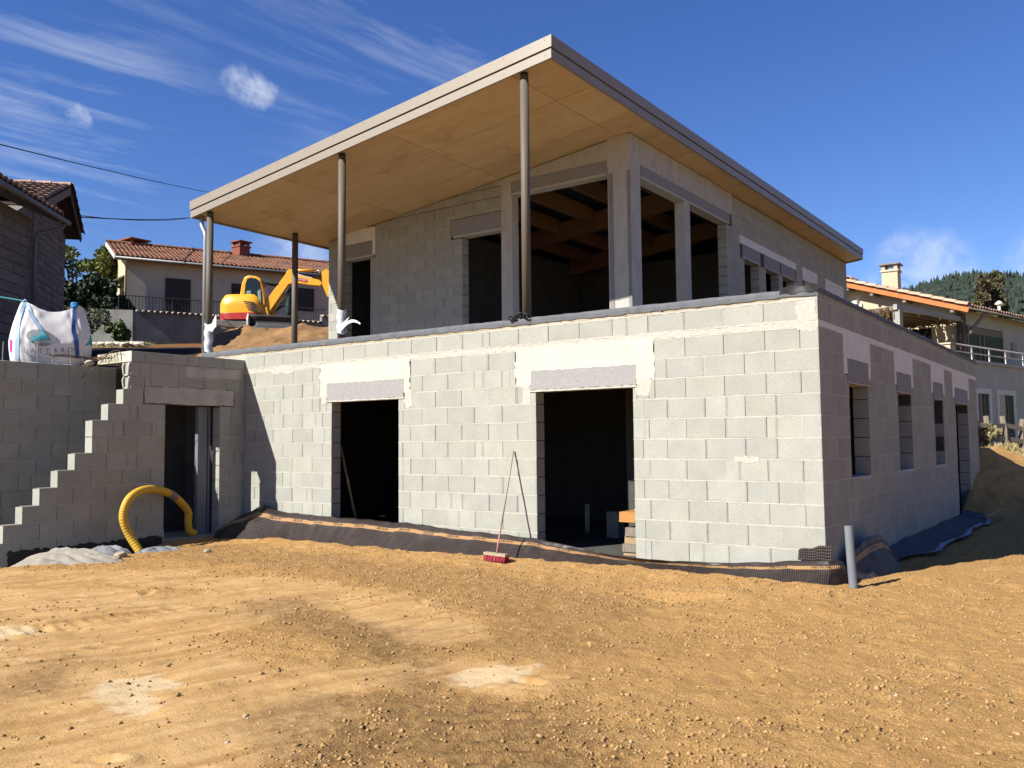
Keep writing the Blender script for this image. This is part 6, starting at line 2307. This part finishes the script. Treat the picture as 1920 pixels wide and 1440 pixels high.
for v in (0.45, 1.55, 2.0, 3.93):
    quadbox(mb, Q, -0.05, -0.021, v, v + 0.07, 4.43, 6.02)
quadbox(mb, Q, -0.048, -0.019, 0.46, 3.99, 5.72, 5.99)
part('frame', mb, 'wood_grey', fr)
mb = MB(); quadbox(mb, Q, -0.10, 0.0, 4.9, 5.35, 5.0, 5.6)
part('meter_box', mb, 'post_grey', rhs)
mb = MB(); quadbox(mb, Q, -0.12, 0.14, -0.16, 0.14, 4.43, 6.45)
part('corner_post', mb, 'wood_dark', rhs)
mb = MB(); mb.beam(Q(-0.1, 0.25, 5.6), Q(-0.55, 0.9, 6.45), 0.10, 0.10)
part('brace', mb, 'wood_grey', rhs)
# roof
GO = 0.62
re0, re1 = Q(-0.56, -GO, RZE - 0.19), Q(-0.56, 13.5, RZE - 0.19)
rr0, rr1 = Q(RU, -GO, rtop(RU)), Q(RU, 13.5, rtop(RU))
rl0, rl1 = Q(UW_ + 0.56, -GO, RZE - 0.19), Q(UW_ + 0.56, 13.5, RZE - 0.19)
up = Vector((0, 0, 0.17))
tile_slope('roof', 'tile_pale', re0 + up, re1 + up, rr0 + up, rr1 + up, 54, 14, 0.06, rhs, 0.05)
tile_slope('roof', 'tile_pale', rl0 + up, rl1 + up, rr0 + up, rr1 + up, 54, 14, 0.06, rhs, 0.05)
mb = MB()
mb.prism([re0 + up * 0.6, rr0 + up * 0.6, rl0 + up * 0.6, rl0 + up * 0.3, rr0 + up * 0.3, re0 + up * 0.3], Q(0, 13, 0) - Q(0, -GO + 0.02, 0))
part('roof_boards', mb, 'wood_grey', rhs)
for (p, q) in ((re0, rr0), (rl0, rr0)):
    mb = MB(); mb.beam(p + up * 0.25, q + up * 0.25, 0.05, 0.24)
    part('verge_board', mb, 'orange_board', rhs)
for (p, q) in ((re0, rr0), (rl0, rr0)):
    for k in range(11):
        a = p + (q - p) * (k / 11) + up * 1.25
        b = p + (q - p) * ((k + 1.06) / 11) + up * 1.1
        canal_tile(a, b, 0.15, 0.135, (0, 0, 1), rhs, 'tile_pale', 'verge_tile')
canal_tile(rr0 + up * 1.2 + Vector((0.05, -0.15, 0)), rr0 + up * 1.4 + (rr1 - rr0) * 0.05, 0.24, 0.2, (0, 0, 1), rhs, 'tile_pale', 'ridge_tile')
mb = MB(); mb.tube([re0 + up * 0.6, re1 + up * 0.6], 0.06, 8)
part('gutter', mb, 'wood_grey', rhs, True)
for u in (0.1, 2.0, 3.4, 4.5, 5.9):
    z = rtop(u) - 0.13
    mb = MB(); mb.beam(Q(u, -GO + 0.04, z), Q(u, 0.1, z), 0.14, 0.18)
    part('purlin', mb, 'wood_grey', rhs)
chim(Q(3.55, 1.55, 0), 0.33, 7.6, 8.86, 'chimney', rhs, 'render_cream', 'zinc')
mb = MB(); p = Q(0.5, 5.2, 0); mb.tube([(p.x, p.y, 6.8), (p.x, p.y, 7.35)], 0.07, 8)
vp_ = part('vent_pipe', mb, 'rail_white', rhs)
mb = MB(); mb.tube([(p.x, p.y, 7.35), (p.x, p.y, 7.42), (p.x, p.y, 7.55)], [0.12, 0.19, 0.05], 10)
part('vent_cowl', mb, 'rail_white', vp_, True)
mb = MB(); mb.beam(Q(4.35, -0.25, 7.45), Q(4.35, 0.0, 7.5), 0.22, 0.16)
mb.beam(Q(4.2, -0.12, 7.32), Q(4.2, 0.0, 7.32), 0.2, 0.14)
part('floodlight', mb, 'rail_white', rhs)
mb = MB(); quadbox(mb, Q, 1.2, 3.6, -0.03, 0.06, 4.5, 6.0)
part('window', mb, 'glass_dark', rhs)
# terrace edge wall, rails
mb = MB(); quadbox(mb, Q, -1.06, 0.25, -3.6, -3.2, 4.43, 4.90)
quadbox(mb, Q, -1.1, 0.3, -3.65, -3.15, 4.903, 4.96)
part('terrace_parapet', mb, 'render_cream', rhs)
for z, r in ((4.95, 0.03), (4.68, 0.022)):
    mb = MB(); mb.tube([Q(-1.0, -3.1, z), Q(-1.0, 3.4, z)], r, 6)
    part('balcony_rail', mb, 'rail_white', rhs)
for v in (-1.6, 0.0, 1.6, 3.4):
    mb = MB(); mb.tube([Q(-1.0, v, 4.3), Q(-1.0, v, 4.97)], 0.035, 6)
    part('balcony_post', mb, 'rail_white', rhs)
rebase(rhs)
pg = thing('pergola', 'grey pergola roofed with brown reed in front of the cream house', 'pergola', tuple(Q(0, -5.3, 4.4)))
mb = MB(); quadbox(mb, Q, -0.12, 0.12, -5.42, -5.18, 4.4, 6.12)
part('post', mb, 'post_grey', pg)
mb = MB(); mb.beam(Q(0, -5.5, 6.22), Q(0, -0.1, 6.22), 0.14, 0.2)
part('side_beam', mb, 'post_grey', pg)
mb = MB(); mb.beam(Q(0.1, -5.3, 6.2), Q(4.6, -5.3, 6.2), 0.12, 0.16)
part('front_beam', mb, 'wood_grey', pg)
mb = MB()
rs = random.Random(9)
for k in range(1000):
    u = 0.1 + 4.4 * rs.random()
    v0 = -5.55 + 5.2 * rs.random()
    z = 6.10 + rs.uniform(-0.03, 0.08)
    mb.beam(Q(u, v0, z), Q(u + rs.uniform(-.15, .15), min(v0 + rs.uniform(0.6, 2.2), -0.1), z + rs.uniform(-0.07, 0.04)), 0.05, 0.02)
for k in range(150):
    u = 0.1 + 4.4 * rs.random()
    mb.beam(Q(u, -5.5 + rs.uniform(-.1, .1), 6.22), Q(u + rs.uniform(-.05, .05), -5.5, 6.22 - rs.uniform(0.12, 0.42)), 0.03, 0.015)
o = part('reed_cover', mb, 'reed', pg, False, False)
rebase(pg)

# fence on the bank
fe = thing('wooden_fence', 'weathered wooden post and rail fence on the bank below the cream house', 'fence', tuple(V2(15, 27, 1.2)))
fp = []
for (x_, d) in ((1822, 26.4), (1850, 26.6), (1881, 27.0), (1914, 27.3), (1948, 27.6), (1985, 28.0)):
    p = V2((x_ - 960) / 1624 * d, d)
    z = float(ground_z(p.x, p.y))
    fp.append((p, z))
    mb = MB()
    mb.tube([(p.x, p.y, z - 0.3), (p.x + 0.02 * math.sin(x_), p.y, z + 0.5), (p.x + 0.04 * math.sin(x_ * 2), p.y, z + 0.96)], [0.10, 0.095, 0.085], 7)
    part('post', mb, 'wood_grey', fe)
for (p, z), (q, w) in zip(fp[:-1], fp[1:]):
    for h in (0.66, 0.26):
        mb = MB(); mb.beam((p.x, p.y - 0.09, z + h + 0.03 * math.sin(p.x * 9)), (q.x, q.y - 0.09, w + h), 0.05, 0.14)
        part('rail', mb, 'wood_grey', fe)
rebase(fe)

# cables in the sky
def sag_cable(name, a, b, sag, r, label, parent=None):
    a, b = Vector(a), Vector(b)
    mb = MB(); mb.tube([a.lerp(b, t) - Vector((0, 0, sag * 4 * t * (1 - t))) for t in np.linspace(0, 1, 40)], r, 5)
    o = part(name, mb, 'cable', parent)
    if label:
        tag(o, label, 'cable')
    return o
sag_cable('overhead_cable', (-16.5, -8.5, 7.9), (-64.0, 39.2, 24.4), 0.25, 0.022, 'upper thin black cable slanting across the sky to the roof edge')
o = sag_cable('overhead_cable', (-30.4, 7.2, 10.4), (-58.0, 33.0, 20.4), 0.25, 0.024, 'lower doubled black cable running from the old block house gable')
sag_cable('second_strand', (-30.4, 7.2, 10.48), (-58.0, 33.0, 20.55), 0.42, 0.016, None, o)

# ------------------------------------------------------------------ trees, shrubs, hill
def leaves(name, m, centers, n, size, parent, seed, lean=0.0, aspect=1.6):
    """leaf-sized quads filling a set of lumps (x, y, z, rx, ry, rz)"""
    q = np.random.RandomState(seed)
    w = np.array([c[3] * c[4] * c[5] for c in centers]) ** 0.7
    pick = q.choice(len(centers), n, p=w / w.sum())
    C = np.array(centers)[pick]
    D = q.normal(size=(n, 3))
    D /= np.linalg.norm(D, axis=1)[:, None]
    rr_ = (0.35 + 0.65 * q.rand(n) ** 0.45)[:, None]
    P = C[:, :3] + D * C[:, 3:] * rr_
    t1 = q.normal(size=(n, 3)); t1[:, 2] -= lean
    t1 /= np.linalg.norm(t1, axis=1)[:, None]
    t2 = np.cross(t1, q.normal(size=(n, 3)))
    t2 /= np.linalg.norm(t2, axis=1)[:, None]
    s = (size * (0.55 + 0.9 * q.rand(n)))[:, None]
    a, b = t1 * s * aspect / 2, t2 * s / 2
    Vv = np.stack([P - a, P + b, P + a, P - b], 1).reshape(-1, 3)
    F = np.arange(n * 4).reshape(-1, 4)
    return link(name, np_mesh(name, Vv, F), m, parent)


def limb(mb, a, b, r0, r1, rs, n=5):
    a, b = Vector(a), Vector(b)
    L = (b - a).length
    pts = [a.lerp(b, k / n) + (Vector((rs.uniform(-1, 1), rs.uniform(-1, 1), 0)) * L * 0.05 if 0 < k < n else Vector()) for k in range(n + 1)]
    mb.tube(pts, [r0 + (r1 - r0) * k / n for k in range(n + 1)], 7)


def broad_tree(name, label, base, H_, crown, m, n, size, seed):
    t = thing(name, label, 'tree', tuple(base))
    rs = random.Random(seed)
    mb = MB()
    limb(mb, base, Vector(base) + Vector((0.1, 0, H_ * 0.55)), 0.22, 0.12, rs)
    for c in crown:
        limb(mb, Vector(base) + Vector((0.05, 0, H_ * rs.uniform(0.35, 0.55))), c[:3], 0.08, 0.02, rs)
    part('trunk', mb, 'bark', t, True)
    leaves('crown', m, crown, n, size, t, seed)
    rebase(t)
    return t


rs = random.Random(31)
tb_ = V2(-24.6, 49.0, 7.4)
cr_ = []
for k in range(46):
    th, ph = rs.uniform(0, 6.28), rs.uniform(-0.9, 1.0)
    r = 2.35 * rs.uniform(0.35, 1.0) ** 0.6
    cr_.append((tb_.x + RV.x * (math.cos(th) * r + 0.2), tb_.y + RV.y * (math.cos(th) * r + 0.2) + math.sin(th) * r * 0.7, 10.9 + ph * 2.2, *(rs.uniform(0.30, 0.70) for _ in range(3))))
broad_tree('deciduous_tree', 'broad green tree between the old block house and the beige house', tb_, 4.0, cr_, 'leaf', 9000, 0.15, 5)
hb = V2(-20.9, 42.5, 6.9)
cr_ = []
for k in range(60):
    a = rs.uniform(-1.6, 1.7)
    p = V2(-20.9 + a, 42.5 + rs.uniform(-0.6, 0.6))
    cr_.append((p.x, p.y, rs.uniform(7.2, 9.8 - 0.25 * abs(a)), rs.uniform(.35, .6), rs.uniform(.35, .6), rs.uniform(.3, .5)))
hd_ = thing('hedge', 'tall dark hedge in shade beside the lit gable', 'hedge', tuple(hb))
leaves('foliage', 'leaf_dark', cr_, 14000, 0.13, hd_, 7)
mb = MB(); limb(mb, (hb.x, hb.y, 6.6), (hb.x, hb.y, 9.4), 0.12, 0.04, rs)
part('stem', mb, 'bark', hd_)
rebase(hd_)


def shrub(name, label, a, d, w, h, m, n, size, seed, z=None):
    p = V2(a, d)
    z = float(ground_z(p.x, p.y)) if z is None else z
    t = thing(name, label, 'shrub', (p.x, p.y, z))
    q = random.Random(seed)
    cs = [(p.x + q.uniform(-w, w), p.y + q.uniform(-w, w), z + h * q.uniform(0.25, 0.85), w * .45, w * .45, h * .28) for _ in range(12)]
    leaves('foliage', m, cs, n, size, t, seed, -0.6)
    mb = MB()
    for k in range(6):
        limb(mb, (p.x, p.y, z - 0.1), cs[k][:3], 0.02, 0.006, q, 3)
    part('stem', mb, 'bark', t)
    rebase(t)
shrub('shrub', 'bright green shrub growing before the short grey wall', -17.0, 37.2, 0.38, 1.0, 'leaf_y', 2000, 0.09, 3, 5.8)
shrub('shrub', 'feathery olive shrub behind the builder\'s bag beside the old house', -16.8, 33.6, 0.75, 1.25, 'leaf_olive', 3600, 0.055, 4, 5.6)
shrub('dry_shrub', 'dry straw-coloured shrub at the left end of the wooden fence', 14.4, 26.8, 0.45, 0.75, 'dry', 700, 0.10, 8)
# grass tufts on the upper bank
q = np.random.RandomState(4)
n = 5200
aa = np.where(q.rand(n) < 0.55, -19.5 + 3.6 * q.rand(n), 13.2 + 4.5 * q.rand(n))
dd_ = np.where(aa < 0, 35.2 + 3.2 * q.rand(n), 23.5 + 8 * q.rand(n) ** 1.3)
P = np.stack([C0.x + RV.x * aa + FV.x * dd_, C0.y + RV.y * aa + FV.y * dd_], -1)
zz0 = ground_z(P[:, 0], P[:, 1])
h = (0.06 + 0.16 * q.rand(n) ** 2) * np.where(aa < 0, 1.0, 0.8)
w = 0.02
dx = q.normal(size=(n, 2)) * 0.06
V = np.stack([np.column_stack([P[:, 0] - w, P[:, 1], zz0 - 0.02]), np.column_stack([P[:, 0] + w, P[:, 1], zz0 - 0.02]), np.column_stack([P[:, 0] + dx[:, 0], P[:, 1] + dx[:, 1], zz0 + h])], 1).reshape(-1, 3)
tag(link('grass', np_mesh('grass', V, np.arange(n * 3).reshape(-1, 3), 3), 'dry'), 'short dry grass tufts on the upper banks', kind='stuff')


def conifer(label, a, d, ztop, w, seed):
    p = V2(a, d)
    z0 = 1.6
    t = thing('conifer_tree', label, 'tree', (p.x, p.y, z0), 'conifers behind the cream house')
    q = random.Random(seed)
    mb = MB(); limb(mb, (p.x, p.y, z0), (p.x, p.y, ztop - 0.3), 0.3, 0.03, q, 8)
    part('trunk', mb, 'bark', t)
    cs = []
    for k in range(90):
        f = k / 89
        z = z0 + 1.5 + (ztop - z0 - 1.6) * f
        rr_ = w * (1 - f) ** 0.75 * q.uniform(0.45, 1.05) + 0.06
        th = q.uniform(0, 6.28)
        cs.append((p.x + math.cos(th) * rr_ * 0.75, p.y + math.sin(th) * rr_ * 0.75, z - 0.2 * rr_, 0.34 + 0.25 * (1 - f), 0.34 + 0.25 * (1 - f), 0.30))
    leaves('crown', 'leaf_con', cs, 9000, 0.20, t, seed, 0.8, 1.9)
    rebase(t)
conifer('taller brownish conifer on the left of the pair behind the cream house', 32.95, 60, 12.75, 1.55, 3)
conifer('greener conifer on the right of the pair behind the cream house', 34.5, 61, 13.15, 1.75, 6)

# wooded hill
def hill_h(az, r):
    e = np.interp(az, [-60, -30, -20, -14, -11.1, -9.7, -7.7, -4.7, 0, 8, 20, 40, 60], [1.0, 1.5, 3.0, 6.6, 8.75, 9.15, 9.45, 9.0, 9.2, 9.6, 8.0, 7.0, 5.0])
    top = np.tan(np.radians(e - 1.15 * sstep(3.0, 6.0, e))) * 620
    k = sstep(120, 620, r) * (1 - 0.35 * sstep(640, 1100, r))
    return 1.5 + top * k + 5 * (fbm(az * 0.5 + 40, r * 0.02, 3) - 0.5) * k
az = np.linspace(-60, 60, 160)
rr_ = np.concatenate([np.linspace(110, 640, 40), np.linspace(680, 1400, 10)])
AZ, RR = np.meshgrid(az, rr_, indexing='ij')
HX = C0.x + RR * np.sin(np.radians(AZ)); HY = C0.y + RR * np.cos(np.radians(AZ)); HZ = hill_h(AZ, RR)
i2 = np.arange(AZ.size).reshape(AZ.shape)
o = link('hill', np_mesh('hill', np.stack([HX, HY, HZ], -1).reshape(-1, 3), np.stack([i2[:-1, :-1], i2[1:, :-1], i2[1:, 1:], i2[:-1, 1:]], -1).reshape(-1, 4)), 'hill', None, True)
tag(o, 'wooded hill rising behind the cream house', kind='structure')
q = np.random.RandomState(17)
n = 15000
ta = -17 + 24 * q.rand(n)
tr = 200 + 440 * q.rand(n) ** 0.75
tz = hill_h(ta, tr)
tx = C0.x + tr * np.sin(np.radians(ta)); ty = C0.y + tr * np.cos(np.radians(ta))
con = (q.rand(n) < (0.15 + 0.75 * sstep(500, 630, tr)))
hh = np.where(con, 6.0 + 5 * q.rand(n), 5.0 + 3.0 * q.rand(n))
ww = np.where(con, 1.5 + 0.8 * q.rand(n), 2.8 + 1.7 * q.rand(n))
ring = 6
ang = np.arange(ring) / ring * 2 * np.pi
levels = [(0.05, 0.7, 1.0), (0.40, 1.0, 0.72), (0.78, 0.62, 0.34)]
Vs = []
for (f, rb, rc) in levels:
    r_l = np.where(con, rc, rb) * ww
    jit = 0.75 + 0.5 * q.rand(n, ring)
    a = ang[None] + q.rand(n, 1) * 6.28
    Vs.append(np.stack([tx[:, None] + np.cos(a) * r_l[:, None] * jit, ty[:, None] + np.sin(a) * r_l[:, None] * jit, tz[:, None] - 1.0 + (hh * f)[:, None] + 0.8 * (q.rand(n, ring) - .5)], -1))
apex = np.stack([tx + 0.4 * q.normal(size=n), ty, tz - 1.0 + hh], -1)[:, None]
Vt = np.concatenate(Vs + [apex], 1)
m_ = ring * 3 + 1
F = []
for l in range(2):
    for k in range(ring):
        k2 = (k + 1) % ring
        F += [(l * ring + k, l * ring + k2, (l + 1) * ring + k2), (l * ring + k, (l + 1) * ring + k2, (l + 1) * ring + k)]
for k in range(ring):
    F.append((2 * ring + k, 2 * ring + (k + 1) % ring, 3 * ring))
F = (np.array(F)[None] + (np.arange(n) * m_)[:, None, None]).reshape(-1, 3)
tag(link('forest', np_mesh('forest', Vt.reshape(-1, 3), F, 3), 'forest', None), 'dense mixed forest covering the hill', kind='stuff')
